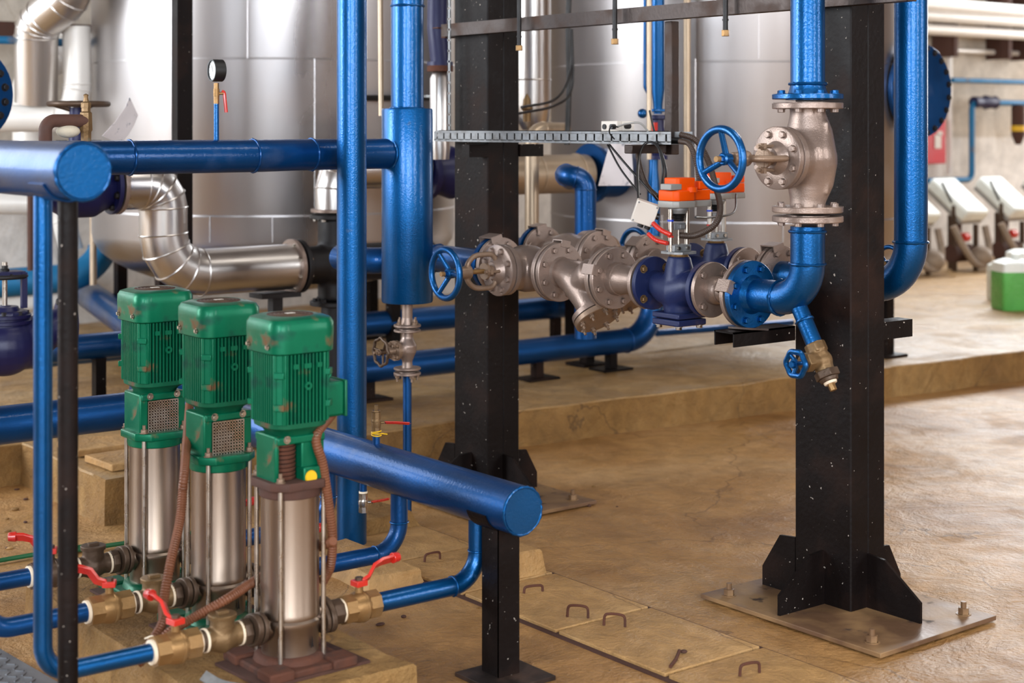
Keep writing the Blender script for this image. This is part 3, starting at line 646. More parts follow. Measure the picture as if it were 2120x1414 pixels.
def tray(label):
    y0, y1 = 3.87, 5.265; z0, z1 = 1.436, 1.479; X = 3.655
    T = Thing('cable_tray', label, 'tray', (X, (y0+y1)/2, z0)); mb = Mb(); n = 30; t = .0015; L = y1-y0; pitch = L/n; sw = .009
    mb.box((X, (y0+y1)/2, z1-.004), (t, L, .008)); mb.box((X, (y0+y1)/2, z0+.005), (t, L, .010))
    for i in range(n+1):
        a = y0+i*pitch-(pitch-sw)/2; b = a+pitch-sw; a = max(a, y0); b = min(b, y1)
        mb.box((X, (a+b)/2, (z0+z1)/2), (t, b-a, z1-z0-.014))
    T.part('side_rail', mb, ZINC, smooth=False)
    T.part('tray_floor', Mb().box((X+.05, (y0+y1)/2, z0+.001), (.10, L, t)), ZINC, smooth=False)
    T.part('side_rail', Mb().box((X+.1, (y0+y1)/2, (z0+z1)/2), (t, L, z1-z0)), ZINC, smooth=False)
    return T
for i, (dx, zz) in enumerate(((.014, 1.449), (.016, 1.471), (.07, 1.449))):  # dark conduits added inside the tray so its slots look dark
    solo('flexible_conduit', Mb().cyl(P(3.655+dx, 3.9, zz), P(3.655+dx, 5.25, zz), .0115, seg=10), RUBB, ['dark conduit lying in the cable tray against its front rail', 'dark conduit lying on top of the front conduit in the cable tray', 'dark conduit lying in the cable tray against its rear rail'][i], 'conduit')
tray('galvanised slotted cable tray running between the two black columns')
def strip():
    mb = Mb(); z0, z1 = 1.48, 2.6; p = at(930, 100, 6.39); n = 26; pit = (z1-z0)/n; sx = Yv
    for i in range(n+1):
        a = z0+i*pit; 
        mb.box((p.x, p.y, a), (.0015, .022, pit-.008))
    mb.box((p.x, p.y+.009, (z0+z1)/2), (.0015, .004, z1-z0)).box((p.x, p.y-.009, (z0+z1)/2), (.0015, .005, z1-z0))
    solo('perforated_strip', mb, ZINC, 'galvanised perforated strip standing upright at the left edge of the middle column', 'strip', smooth=False)
strip()
def jbox(label, c, size, rot, name='junction_box'):
    T = Thing(name, label, 'box', c); k = Matrix.Translation(Vector(c)) @ rot
    T.part('lid', Mb().box((0, 0, 0), (size[0], size[1]*.3, size[2]), k @ Matrix.Translation((0, -size[1]*.36, 0))), WHT, bevel=.003)
    T.part('case', Mb().box((0, 0, 0), (size[0]*.97, size[1]*.68, size[2]*.97), k @ Matrix.Translation((0, size[1]*.14, 0))), WHT, bevel=.003)
    return T, k
c = onX(1262, 261, 3.66)
c = P(3.70, c.y, 1.498)
T, k = jbox('small white junction box sitting on top of the cable tray', c, (.085, .085, .036), Matrix.Rotation(-PI/2, 4, 'Z'))
T.part('cable_gland', Mb().cyl(c+P(-.04, .022, -.002), c+P(-.048, .022, -.002), .0095, seg=16).cyl(c+P(-.04, -.03, -.002), c+P(-.06, -.03, -.002), .0095, seg=16), RUBB)
T.part('cable_gland', Mb().cyl(c+P(-.0, -.04, 0), c+P(0, -.06, 0), .0095, seg=16), RUBB)
cj = onX(1335, 440, 3.50)
T, k = jbox('white junction box hanging askew on cables left of the front orange actuator', cj, (.075, .04, .075), Matrix.Rotation(math.radians(-37), 4, 'Z') @ Matrix.Rotation(math.radians(18), 4, 'Y') @ Matrix.Rotation(math.radians(10), 4, 'X'))
T.part('cable_gland', Mb().cyl((.036, 0, .0), (.048, 0, .0), .011, seg=16, m=k).cyl((.0, 0, -.036), (.0, 0, -.05), .01, seg=16, m=k).cyl((.024, 0, -.036), (.024, 0, -.05), .01, seg=16, m=k), RUBB)
for sx, sz in ((-1, 1), (1, -1), (-1, -1), (1, 1)):
    T.part('screw', Mb().cyl((sx*.031, -.0205, sz*.031), (sx*.031, -.0225, sz*.031), .003, seg=10, m=k), ZINC)
# conduits and cables round the actuators
def wire(name, pts, r, mat, label, cat='cable', group=None): 
    return solo(name, Mb().sweep(catmull(pts, 10), r, 8), mat, label, cat, group)
def xp(px, py, X): return onX(px, py, X)
solo('flexible_conduit', hose([xp(1408, 292, 3.68), xp(1428, 300, 3.66), xp(1443, 340, 3.66), xp(1448, 385, 3.68), xp(1446, 410, 3.72)], .0095), CONDB, 'upper brown corrugated conduit leaving the tray end and curling down behind the large handwheel', 'conduit')
solo('flexible_conduit', hose([xp(1408, 278, 3.70), xp(1440, 290, 3.72), xp(1465, 330, 3.74), xp(1480, 380, 3.72), xp(1491, 430, 3.66), xp(1480, 465, 3.6), xp(1440, 487, 3.58), xp(1405, 487, 3.57)], .0105), CONDB, 'long dark corrugated conduit looping behind the large handwheel down to the steel posts', 'conduit')
solo('flexible_conduit', hose([xp(1318, 302, 3.68), xp(1325, 345, 3.66), xp(1340, 385, 3.64), xp(1362, 408, 3.62)], .009), CONDB, 'brown corrugated conduit hanging from the tray left of the front actuator', 'conduit')
solo('flexible_conduit', hose([xp(1352, 462, 3.50), xp(1368, 476, 3.50), xp(1390, 487, 3.51)], .0085), RED, 'upper red corrugated sleeve from the hanging box to the steel post', 'conduit')
solo('flexible_conduit', hose([xp(1342, 484, 3.50), xp(1358, 497, 3.50), xp(1382, 504, 3.51)], .0075), RED, 'lower red corrugated sleeve beneath the hanging white box', 'conduit')
wire('cable', [xp(1258, 300, 3.67), xp(1285, 350, 3.6), xp(1325, 402, 3.52)], .0035, RUBB, 'left black cable slanting from the tray to the hanging white box')
wire('cable', [xp(1262, 300, 3.67), xp(1300, 345, 3.62), xp(1345, 395, 3.58), xp(1362, 415, 3.6)], .004, RUBB, 'black cable slanting from the tray towards the front actuator')
wire('cable', [xp(1322, 412, 3.5), xp(1320, 350, 3.56), xp(1330, 305, 3.62), xp(1348, 294, 3.64), xp(1366, 310, 3.62), xp(1378, 350, 3.6), xp(1376, 385, 3.6)], .0045, RUBB, 'black cable looping up over the tray arm from the hanging box')
wire('cable', [xp(1345, 230, 3.9), xp(1352, 262, 3.75), xp(1362, 300, 3.64), xp(1372, 345, 3.62), xp(1370, 385, 3.62)], .004, RUBB, 'thin black cable dropping past the cable tray end')
wire('cable', [xp(1278, 262, 3.64), xp(1300, 256, 3.62), xp(1325, 255, 3.63), xp(1342, 272, 3.66)], .0035, GPLAS, 'pale grey cable arching from the box on the tray')
wire('cable', [xp(1280, 263, 3.64), xp(1265, 262, 3.6), xp(1262, 275, 3.61), xp(1272, 288, 3.64)], .0025, RUBB, 'thin black wire curling from the box on the tray')
wire('cable', [xp(1524, 402, 4.1), xp(1518, 440, 3.95), xp(1470, 450, 3.75), xp(1440, 450, 3.6)], .0035, RUBB, 'black cable between the two orange actuators')

# ------------------------------------------------------------------ big vertical blue pipe, vessel, long pipe
T = Thing('standpipe', 'tall blue vertical pipe rising from a hole in the floor left of the blue vessel', 'pipe', (2.975, 4.80, 0))
T.part('pipe', Mb().cyl(P(2.975, 4.80, .0), P(2.975, 4.80, 4.8), .053, seg=36), BLUE)
VX, VY = 3.316, 4.954
T = Thing('vessel', 'blue painted cylindrical vessel with pipe on top and silver drain below', 'vessel', (VX, VY, .834))
T.part('shell', Mb().lathe([(0, 0), (0, .094), (.006, .097), (.724, .097), (.73, .094), (.73, 0)], P(VX, VY, .834), Zv, 44), BLUE)
wl = []
T.part('top_pipe', Mb().tube([P(VX, VY, 1.56), P(VX, VY, 2.02), P(VX+.35, VY+.1, 2.3)], .062, .14, 32, 10, welds=wl), BLUE)
for o, d in wl[:1]+[(P(VX, VY, 1.566), Zv), (P(VX-.086, VY, 1.395), Xv)]: T.part('weld_bead', Mb().torus(o, d, .0615, .0045, 40, 8, lump=.45), BLUE)
T.part('drain_pipe', Mb().cyl(P(VX, VY, .83), P(VX, VY, .745), .02, seg=20).cyl(P(VX, VY, .775), P(VX, VY, .745), .02, .026, 20), SILV)
T = Thing('crossover_pipe', 'long blue horizontal pipe leading into the left side of the blue vessel', 'pipe', (2.4, VY, 1.33))
T.part('pipe', Mb().sweep([P(1.35, VY-.08, 1.395), P(2.62, VY-.08, 1.395), P(2.70, VY-.065, 1.395), P(2.82, VY-.015, 1.395), P(2.9, VY, 1.395), P(VX-.08, VY, 1.395)], .0565, 32), BLUE2)
for x, dy in ((2.165, -.08), (2.62, -.08), (2.9, 0)): T.part('weld_bead', Mb().torus(P(x, VY+dy, 1.395), Xv, .057, .0045, 40, 8, lump=.35), BLUE2)
# gauge
gp = onY(448, 293, VY-.08); gx = gp.x
T = Thing('pressure_gauge', 'black pressure gauge with brass cock and red lever on the long blue pipe', 'gauge', (gx, VY-.08, 1.45))
gy = VY-.08
T.part('stub_pipe', Mb().cyl(P(gx, gy, 1.44), P(gx, gy, 1.575), .009, seg=16), BLUE)
ck = T.part('cock', Mb().cyl(P(gx, gy, 1.573), P(gx, gy, 1.60), .0095, .0095, 6).cyl(P(gx, gy, 1.60), P(gx, gy, 1.625), .0105, seg=16).cyl(P(gx, gy, 1.625), P(gx, gy, 1.645), .009, .009, 6).cyl(P(gx, gy, 1.61), P(gx+.022, gy-.01, 1.61), .005, seg=12), BRASS)
T.part('lever', Mb().sweep(catmull([P(gx+.016, gy-.007, 1.617), P(gx+.024, gy-.01, 1.612), P(gx+.026, gy-.012, 1.59), P(gx+.03, gy-.014, 1.545)], 6), [.006]*19, 8), RED, ck)
gc = P(gx, gy, 1.688); gd = P(-.93, -.38, .0).normalized()
gdd = (-(FW*.55)-RT*.83).normalized()
cs = T.part('case', Mb().lathe([(-.022, 0), (-.022, .036), (-.02, .038), (.018, .038), (.018, .0335), (.012, .0335), (.012, 0)], gc, gdd, 36), RUBB)
T.part('dial', Mb().lathe([(.0125, 0), (.0125, .0333), (.013, .0333), (.013, 0)], gc, gdd, 32), DIAL, cs)
mk_ = Mb(); kk = fr(gc+gdd*.0132, gdd)
for i in range(13):
    a = math.radians(-135+270*i/12); mk_.box((math.sin(a)*.028, -.0+math.cos(a)*.028, 0), (.0012, .0045, .0004), kk @ Matrix.Identity(4))
T.part('dial_marks', mk_, RUBB, cs)
T.part('needle', Mb().box((0, .008, .0008), (.0014, .026, .0006), kk @ Matrix.Rotation(.5, 4, 'Z')), RUBB, cs)

# small drain valve below the vessel
def small_globe(label, x, y, z):
    T = Thing('drain_valve', label, 'valve', (x, y, z-.1)); b = -Xv; c = P(x, y, z)
    mb = Mb().sweep([P(x, y, z-.075), P(x, y, z-.045), P(x, y, z-.01), P(x, y, z+.015), P(x, y, z+.045), P(x, y, z+.07)], [.022, .019, .034, .036, .022, .022], 24)
    mb.cyl(c, c-Xv*.05, .028, .026, 20); T.part('valve_body', mb, SILV, remesh=.003)
    for s in (-1, 1):
        flange(T, P(x, y, z+s*.078), -Zv*s, .0515, .02, SILV, None, 4, .011)
        flange(T, P(x, y, z+s*.083), Zv*s, .0515, .02, SILV, BOLT_SS, 4, .012, name='counter_flange', phase=.1)
    T.part('bonnet', Mb().cyl(c-Xv*.045, c-Xv*.06, .038, .038, 20).cyl(c-Xv*.06, c-Xv*.09, .016, .012, 16).cyl(c-Xv*.06, c-Xv*.125, .006, seg=12), SILVD)
    for i in range(4):
        a = PI/4+i*PI/2; T.inst('bolt', BOLT_SS, fr(c-Xv*.058+P(0, .03*math.cos(a), .03*math.sin(a)), -Xv))
    handwheel(T, c-Xv*.118, -Xv, .05, .0058, MALL, 3, .008, .4, lobes=8, label='dark bare handwheel', bolt=BOLT_SS)
small_globe('small silver flanged drain valve with dark handwheel under the blue vessel', VX, VY, .655)
T = Thing('drain_line', 'thin blue pipe dropping to the floor from the small drain valve', 'pipe', (VX, VY, 0))
T.part('pipe', Mb().cyl(P(VX, VY, -.002), P(VX, VY, .562), .0165, seg=20), BLUE2)

# ------------------------------------------------------------------ front discharge header
HX, HZZ, HR = 2.585, .472, .066
T = Thing('discharge_header', 'thick blue header pipe slanting to the front with capped end and three drop pipes', 'pipe', (HX, 3.9, .4))
T.part('pipe', Mb().tube([P(HX, 3.31, HZZ), P(HX, 5.35, HZZ), P(-4.7, 5.35, HZZ)], HR, .19, 40, 12), BLUE2)
T.part('end_cap', Mb().lathe([(0, 0), (0, HR-.006), (.012, HR-.004), (.014, HR)], P(HX, 3.307, HZZ), Yv, 40), BLUE)
T.part('weld_bead', Mb().torus(P(HX, 3.311, HZZ), Yv, HR-.003, .0045, 48, 8, lump=.4), BLUE)
PUMPY = (3.513, 3.905, 4.31); PX = 1.994; PZ = .24
for y in PUMPY:
    wl = []
    d = T.part('drop_pipe', Mb().tube([P(HX, y, HZZ-.05), P(HX, y, PZ), P(PX+.26, y, PZ)], .0255, .085, 28, 10, welds=wl), BLUE2 if y != PUMPY[0] else BLUE)
    for o, dd in wl: T.part('weld_bead', Mb().torus(o, dd, .026, .0028, 32, 8, lump=.3), BLUE, d)
T.part('saddle', arc_band((HX, 3.43, HZZ), HR+.0005, 195, 345, .085, .004), BLACK, smooth=False, label='black saddle plate')
# post below it
T = Thing('header_post', 'black steel channel post carrying the front end of the blue header', 'post', (HX+.01, 3.42, 0), kind='thing')
x0, yc = HX-.03, 3.42
T.part('post', Mb().box((HX+.01, 3.385, .205), (.07, .006, .41)).box((HX-.022, 3.42, .205), (.006, .075, .41)).box((HX+.042, 3.42, .205), (.006, .075, .41)).box((HX-.012, 3.46, .205), (.02, .006, .41)), BLACK, smooth=False)
T.part('foot_plate', Mb().box((HX+.01, 3.4, .006), (.2, .19, .012)), DSTEEL, bevel=.001)
def ball_valve(T, c, axis, out, r=.03, L=.1, mat=BRASS, lev=None, levdir=None, name='valve_body'):
    c = Vector(c); a = Vector(axis).normalized(); o = Vector(out).normalized()
    mb = Mb().lathe([(-L/2, 0), (-L/2, r*1.05), (-L/2+.3*L, r*1.05)], c, a, 8).lathe([(-L*.22, 0), (-L*.22, r*.98), (-L*.05, r*1.12), (L*.05, r*1.12), (L*.06, r*1.16), (L*.1, r*1.16), (L*.1, r*1.05), (L*.2, r*.98), (L*.2, 0)], c, a, 28)
    mb.lathe([(L*.18, 0), (L*.18, r*1.05), (L/2, r*1.05), (L/2, 0)], c, a, 8); mb.lathe([(-L*.2, 0), (-L*.2, r*1.05)], c, a, 8)
    b = T.part(name, mb, mat)
    T.part('spindle', Mb().cyl(c+o*r*.9, c+o*(r*1.75), r*.3, seg=14), mat, b)
    if levdir:
        l = Vector(levdir).normalized(); s = o.cross(l); q = c+o*(r*1.75)
        kk = Matrix((l, s, o)).transposed().to_4x4(); kk.translation = q
        lv = Mb().box((0, 0, 0), (r*.95, r*.9, r*.42), kk)
        n = [(r*.2, 0), (r*.9, r*.25), (r*1.4, r*.95), (r*2.1, r*1.15), (r*(lev or 4.4), r*1.2)]
        lv.sweep([kk @ Vector((x, 0, z)) for x, z in n], r*.36, shape=[(-.35, -1), (.35, -1), (.35, 1), (-.35, 1)])
        lv.cyl((r*((lev or 4.4)-.5), 0, r*1.2), (r*((lev or 4.4)+.1), 0, r*1.2), r*.4, r*.34, 14, kk)
        T.part('lever', lv, RED, b, label='red lever handle', bevel=.0015)
        T.part('nut', Mb().cyl(q+o*r*.2, q+o*r*.42, r*.3, r*.3, 6), MALL, b)
    return b
# vent cock on header and drain cock below
pv = onX(779, 925, HX); vy = pv.y
T = Thing('vent_valve', 'brass vent cock with red lever standing on the blue header', 'valve', (HX, vy, HZZ+HR))
zb0 = HZZ+HR-.004
T.part('stub_pipe', Mb().cyl(P(HX, vy, zb0), P(HX, vy, zb0+.04), .0115, seg=18), BLUE2)
ball_valve(T, P(HX, vy, zb0+.066), Zv, (.79, -.3, .0), .0135, .066, OLDBR, 4.6, (.5, -.25, -.06))
T.part('wire_wrap', Mb().torus(P(HX, vy, zb0+.034), (.1, 0, 1), .0145, .0022, 24, 6).torus(P(HX, vy, zb0+.04), (-.1, .1, 1), .0145, .0022, 24, 6).torus(P(HX, vy, zb0+.03), (0, -.15, 1), .0145, .0022, 24, 6).sweep([P(HX+.012, vy-.01, zb0+.034), P(HX+.03, vy-.015, zb0+.03)], .002, 6), YEL, label='yellow wire wrapped round the stub')
T.part('plug', Mb().cyl(P(HX, vy, zb0+.1), P(HX, vy, zb0+.104), .013, .013, 6).cyl(P(HX, vy, zb0+.104), P(HX, vy, zb0+.12), .007, .007, 4), OLDBR)
pv = onX(752, 1040, HX); vy = pv.y
T = Thing('drain_cock', 'nickel drain cock with red lever hanging under the blue header', 'valve', (HX, vy, HZZ-HR-.1))
zb0 = HZZ-HR+.004
T.part('stub_pipe', Mb().cyl(P(HX, vy, zb0), P(HX, vy, zb0-.03), .0115, seg=18), BLUE2)
T.part('sealing_tape', Mb().cyl(P(HX, vy, zb0-.03), P(HX, vy, zb0-.036), .0135, seg=18), PTFE)
ball_valve(T, P(HX, vy, zb0-.066), Zv, (.79, -.3, .0), .0135, .058, BARE, 3.0, (.5, -.3, .12))

# ------------------------------------------------------------------ suction header, upper left
SX, SZ = 1.35, 1.40
T = Thing('suction_header', 'thick blue header pipe with capped round end, highest at the left edge', 'pipe', (SX, 3.6, 1.33))
T.part('pipe', Mb().cyl(P(SX, 3.281, SZ), P(SX, 6.2, SZ), .0645, seg=44), BLUE2)
T.part('end_cap', Mb().lathe([(0, 0), (0, .058), (.008, .0645)], P(SX, 3.276, SZ), Yv, 40), BLUE)
T.part('weld_bead', Mb().torus(P(SX, 3.282, SZ), Yv, .0625, .0038, 48, 8, lump=.4), BLUE)
wl = []
d = T.part('drop_pipe', Mb().tube([P(SX, 3.513, SZ-.05), P(SX, 3.513, PZ), P(1.625, 3.513, PZ)], .0215, .07, 28, 10, welds=wl), BLUE)
for y in PUMPY[1:]:
    T.part('drop_pipe', Mb().tube([P(SX, y, SZ-.05), P(SX, y, PZ), P(1.625, y, PZ)], .0245, .07, 28, 10), BLUE2)
T.part('saddle', arc_band((SX, 3.40, SZ), .065, 205, 335, .09, .004), BLUE2, smooth=False)
T = Thing('header_post', 'slim dark tubular post carrying the upper left blue header', 'post', (SX+.0, 3.40, 0), kind='thing')
T.part('post', Mb().cyl(P(SX+.012, 3.395, 0), P(SX+.012, 3.395, SZ-.06), .0225, seg=24), BLACK)
T.part('foot_plate', Mb().box((SX+.012, 3.395, .005), (.14, .14, .01)), DSTEEL)

# ------------------------------------------------------------------ pumps
def rsq(s, r, n=6, ch=0):
    pts = []
    for q, (cx, cy) in enumerate(((1, 1), (-1, 1), (-1, -1), (1, -1))):
        for i in range(n+1):
            a = PI/2*q+PI/2*i/n; pts.append((cx*(s-r)+r*math.cos(a), cy*(s-r)+r*math.sin(a)))
    return pts
def loft(rings, m=None, caps=True):
    n = len(rings[0]); vs = []; fs = []
    for r in rings: vs += r
    for k in range(len(rings)-1):
        for i in range(n): j = (i+1) % n; fs.append((k*n+i, k*n+j, (k+1)*n+j, (k+1)*n+i))
    if caps: fs.append(tuple(reversed(range(n)))); fs.append(tuple(range((len(rings)-1)*n, len(rings)*n)))
    return Mb().add(vs, fs, m)
def pump(y, label, style, base_mat, jb):
    T = Thing('pump', label, 'pump', (PX, y, .13), 'green vertical pumps on the concrete plinth'); O = Matrix.Translation((PX, y, 0))
    R = lambda s, r, z: [(a, b, z) for a, b in rsq(s, r)]
    # base casting
    bm = Mb().box((0, 0, .145), (.23, .23, .02), O)
    bm.lathe([(.15, 0), (.15, .095), (.165, .09), (.172, .082), (.172, 0)], seg=32, m=O)
    for sx in (-1, 1):
        for sy in (-1, 1): bm.box((sx*.09, sy*.09, .15), (.07, .07, .026), O)
    T.part('base', bm, base_mat, bevel=.005)
    # stainless sleeve
    T.part('sleeve', Mb().lathe([(.17, 0), (.17, .072), (.235, .073), (.245, .079), (.254, .079), (.26, .0745), (.268, .0765), (.274, .0745), (.56, .0735), (.575, .0735), (.575, 0)], seg=48, m=O), STAIN)
    T.part('flow_arrow', Mb().prism([(-.004, 0), (0, .028), (.004, 0), (0, .004)], .002, fr((PX+.022, y-.0735, .19), (.28, -.96, 0))), BLACKC)
    for sx in (-1, 1):
        for sy in (-1, 1):
            r = T.part('tie_rod', Mb().cyl((sx*.0615, sy*.0615, .155), (sx*.0615, sy*.0615, .60), .0062, seg=14, m=O), BARE)
            T.inst('nut', BOLT_SS, O @ Matrix.Translation((sx*.0615, sy*.0615, .612)), r)
    # side ports: oval flanges
    for sx in (-1, 1):
        pts = [(math.cos(2*PI*i/28)*(.052 if True else 0)*(1+.0), math.sin(2*PI*i/28)*.04) for i in range(28)]
        k = fr((PX+sx*.075, y, PZ), (sx, 0, 0)); 
        nk = T.part('port_neck', Mb().cyl((PX+sx*.05, y, PZ), (PX+sx*.088, y, PZ), .032, seg=24), STAIN)
        T.part('oval_flange', Mb().prism(pts, .012, k @ Matrix.Translation((0, 0, .014)) @ Matrix.Rotation(.5, 4, 'Z')).prism(pts, .016, k @ Matrix.Translation((0, 0, .031)) @ Matrix.Rotation(.5, 4, 'Z')), MALL, nk, bevel=.003)
    # head flange
    hf = Mb().prism([(-.085, -.05), (-.05, -.085), (.05, -.085), (.085, -.05), (.085, .05), (.05, .085), (-.05, .085), (-.085, .05)], .022, O @ Matrix.Translation((0, 0, .60)))
    hf.lathe([(.565, 0), (.565, .078), (.59, .08), (.59, 0)], seg=36, m=O)
    T.part('head_flange', hf, GREEN if style != 2 else BROWN, bevel=.003)
    # lantern
    lm = Mb()
    if style != 2:
        for sx in (-1, 1): lm.box((sx*.059, 0, .665), (.026, .11, .115), O)
        lm.box((0, 0, .713), (.136, .12, .02), O).box((0, .05, .665), (.1, .012, .11), O)
        T.part('lantern', lm, GREEN, bevel=.004)
        gr = Mb(); n = 11
        for i in range(n+1): gr.box((-.046+i*.092/n, -.057, .655), (.0034, .002, .09), O)
        for i in range(n+1): gr.box((0, -.057, .61+i*.09/n), (.092, .002, .0034), O)
        T.part('coupling_guard', gr, BARE)
        T.part('coupling', Mb().cyl((0, 0, .6), (0, 0, .72), .03, seg=20, m=O), BROWN)
    else:
        lm.box((.035, -.0, .66), (.066, .11, .12), O).box((-.064, .0, .665), (.012, .1, .12), O).box((0, 0, .713), (.136, .12, .02), O).box((.035, -.05, .618), (.07, .04, .05), O)
        T.part('lantern', lm, GREEN, bevel=.004)
        cp = Mb()
        for i in range(9): cp.lathe([(0, 0), (0, .034), (.006, .036), (.008, .034), (.008, 0)], P(PX-.03, y-.01, .612+i*.0105), Zv, 18)
        T.part('coupling', cp, RUST)
        T.part('yellow_cap', Mb().lathe([(0, 0), (0, .017), (.004, .015), (.004, 0)], P(PX+.02, y-.071, .618), -Yv, 20), YEL)
    for sx in (-1, 1): T.inst('bolt', BOLT_Z, fr((PX+sx*.042, y-.06, .716), -Yv) @ Matrix.Scale(.7, 4))
    # motor body
    T.part('bearing_end', loft([R(.055, .04, .722), R(.062, .04, .735), R(.078, .045, .745), R(.08, .045, .757)], O), GREEND)
    core = loft([R(.068, .035, .755), R(.068, .035, .94)], O)
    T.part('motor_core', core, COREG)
    fn = Mb(); n = 13
    for i in range(n):
        u = -.062+.124*i/(n-1)
        dpt = .083-abs(u)*.05
        for (ax, sg) in (('y', -1), ('y', 1), ('x', -1), ('x', 1)):
            if ax == 'y': fn.box((u, sg*(.06+dpt)/2, .848), (.0036, dpt-.06, .182 if abs(u) > .03 or sg > 0 else .182), O)
            else: fn.box((sg*(.06+dpt-.003)/2, u, .848), (dpt-.063, .0036, .182), O)
    T.part('cooling_fins', fn, GREEN, smooth=False)
    cs = Mb()
    for sx in (-1, 1):
        for sy in (-1, 1):
            kk = O @ Matrix.Translation((sx*.064, sy*.064, 0)) @ Matrix.Rotation(PI/4*(1 if sx*sy > 0 else -1), 4, 'Z')
            cs.box((0, 0, .848), (.012, .034, .186), kk)
            for zz in (.80, .88): cs.box((.0 if sx > 0 else 0, 0, zz), (.034, .028, .016), kk)
    T.part('corner_lugs', cs, GREEN, bevel=.002)
    T.part('eye_boss', Mb().ring(P(PX+.004, y-.078, .85), -Yv, .0105, .004, .009, 18), GREEN)
    for dx in (-.03, .004, .038): T.part('cast_pad', Mb().box((PX+dx, y-.078, .9), (.02 if dx == .004 else .014, .012, .012)), GREEN)
    # fan cowl
    cw = loft([R(.082, .03, .93), R(.09, .04, .934), R(.092, .042, .985), R(.0915, .042, 1.005), R(.086, .042, 1.016), R(.072, .045, 1.022)], O)
    T.part('fan_cowl', cw, GREEN)
    tp = T.part('vent_disc', Mb().lathe([(1.0215, 0), (1.0215, .06), (1.0235, .058), (1.0235, 0)], seg=36, m=O), BROWN, label='brown grimy vent disc')
    gm = Mb()
    for i in range(1, 6): gm.torus((PX, y, 1.0235), Zv, .01*i, .0012, 30, 5)
    T.part('vent_rings', gm, MALL, tp)
    T.part('label_plate', Mb().box((PX, y, 1.0245), (.024, .014, .001)), WHT, tp)
    for a in (-.05, .05): T.inst('screw', BOLT_Z, fr((PX-.092, y+a, .95), -Xv) @ Matrix.Scale(.5, 4))
    if jb:
        b = T.part('terminal_box', Mb().box((.108, .0, .80), (.055, .09, .09), O), GREEN, bevel=.008)
        T.part('terminal_lid', Mb().box((.139, 0, .80), (.008, .094, .094), O), GREEND, b, bevel=.003)
        T.part('lifting_eye', Mb().torus(P(PX+.105, y, .86), Yv, .014, .004, 20, 8), GREEN, b)
    return T
pump(PUMPY[2], 'green vertical pump at the far end of the row of three', 0, GREEND, True)
pump(PUMPY[1], 'green vertical pump in the middle of the row of three', 1, GREEND, True)
pump(PUMPY[0], 'nearest green vertical pump with rust brown coupling flange and a yellow cap', 2, RUST, True)

def suction_fittings(y, where, chk_mat, bm, lever):
    x = PX-.118
    T = Thing('check_valve', '%s check valve with round cap on the suction side of the %s pump' % ('tarnished green-brown' if chk_mat is OLDBR else 'dark brown iron', where), 'valve', (PX-.19, y, PZ-.05))
    T.part('union', Mb().cyl(P(x, y, PZ), P(x-.02, y, PZ), .034, .034, 8).cyl(P(x-.015, y, PZ), P(x-.05, y, PZ), .027, seg=20), MALL, bevel=.002)
    T.part('sealing_tape', Mb().cyl(P(x-.022, y, PZ), P(x-.028, y, PZ), .03, seg=24), PTFE)
    cx = PX-.19
    b = Mb().sweep([P(cx+.055, y, PZ), P(cx+.03, y, PZ), P(cx, y, PZ-.004), P(cx-.03, y, PZ), P(cx-.05, y, PZ)], [.031, .027, .036, .027, .03], 22)
    b.cyl(P(cx, y, PZ), P(cx, y, PZ+.05), .031, .03, 22)
    T.part('valve_body', b, chk_mat, remesh=.003)
    cp = T.part('cap', Mb().lathe([(.046, 0), (.046, .035), (.056, .036), (.058, .034), (.058, 0)], P(cx, y, PZ), Zv, 28), chk_mat)
    T.part('cap_key', Mb().box((cx, y, PZ+.061), (.03, .016, .008)), chk_mat, cp, bevel=.001)
    xb = PX-.315
    T = Thing('ball_valve', 'brass ball valve with red lever on the suction pipe of the %s pump' % where, 'valve', (xb, y, PZ-.04), 'ball valves on the suction side')
    ball_valve(T, P(xb, y, PZ), Xv, Zv, .036, .115, bm, 3.1, lever)
    T.part('nipple', Mb().cyl(P(xb+.055, y, PZ), P(xb+.082, y, PZ), .027, seg=22), MALL)
    for u0, u1 in ((.058, .063), (.074, .08), (-.066, -.058)): T.part('sealing_tape', Mb().cyl(P(xb+u0, y, PZ), P(xb+u1, y, PZ), .0295, seg=24), PTFE)
suction_fittings(PUMPY[0], 'nearest', OLDBR, BRASS, (-.2, 1, 0))
suction_fittings(PUMPY[1], 'middle', OLDBR, BRASS, (-.85, .5, 0))
suction_fittings(PUMPY[2], 'far', MALL, MALL, (-.85, .45, 0))
for y, w_ in zip(PUMPY, ('nearest', 'middle', 'far')):
    x = PX+.118
    T = Thing('ball_valve', 'brass ball valve with red lever on the discharge pipe of the %s pump' % w_, 'valve', (x+.08, y, PZ-.04), 'ball valves on the discharge side')
    T.part('union', Mb().cyl(P(x, y, PZ), P(x+.03, y, PZ), .034, .034, 8), MALL, bevel=.002)
    T.part('sealing_tape', Mb().cyl(P(x+.03, y, PZ), P(x+.038, y, PZ), .031, seg=24), PTFE)
    ball_valve(T, P(x+.088, y, PZ), Xv, Zv, .036, .105, BRASS, 3.6, (.95, .1, 0))

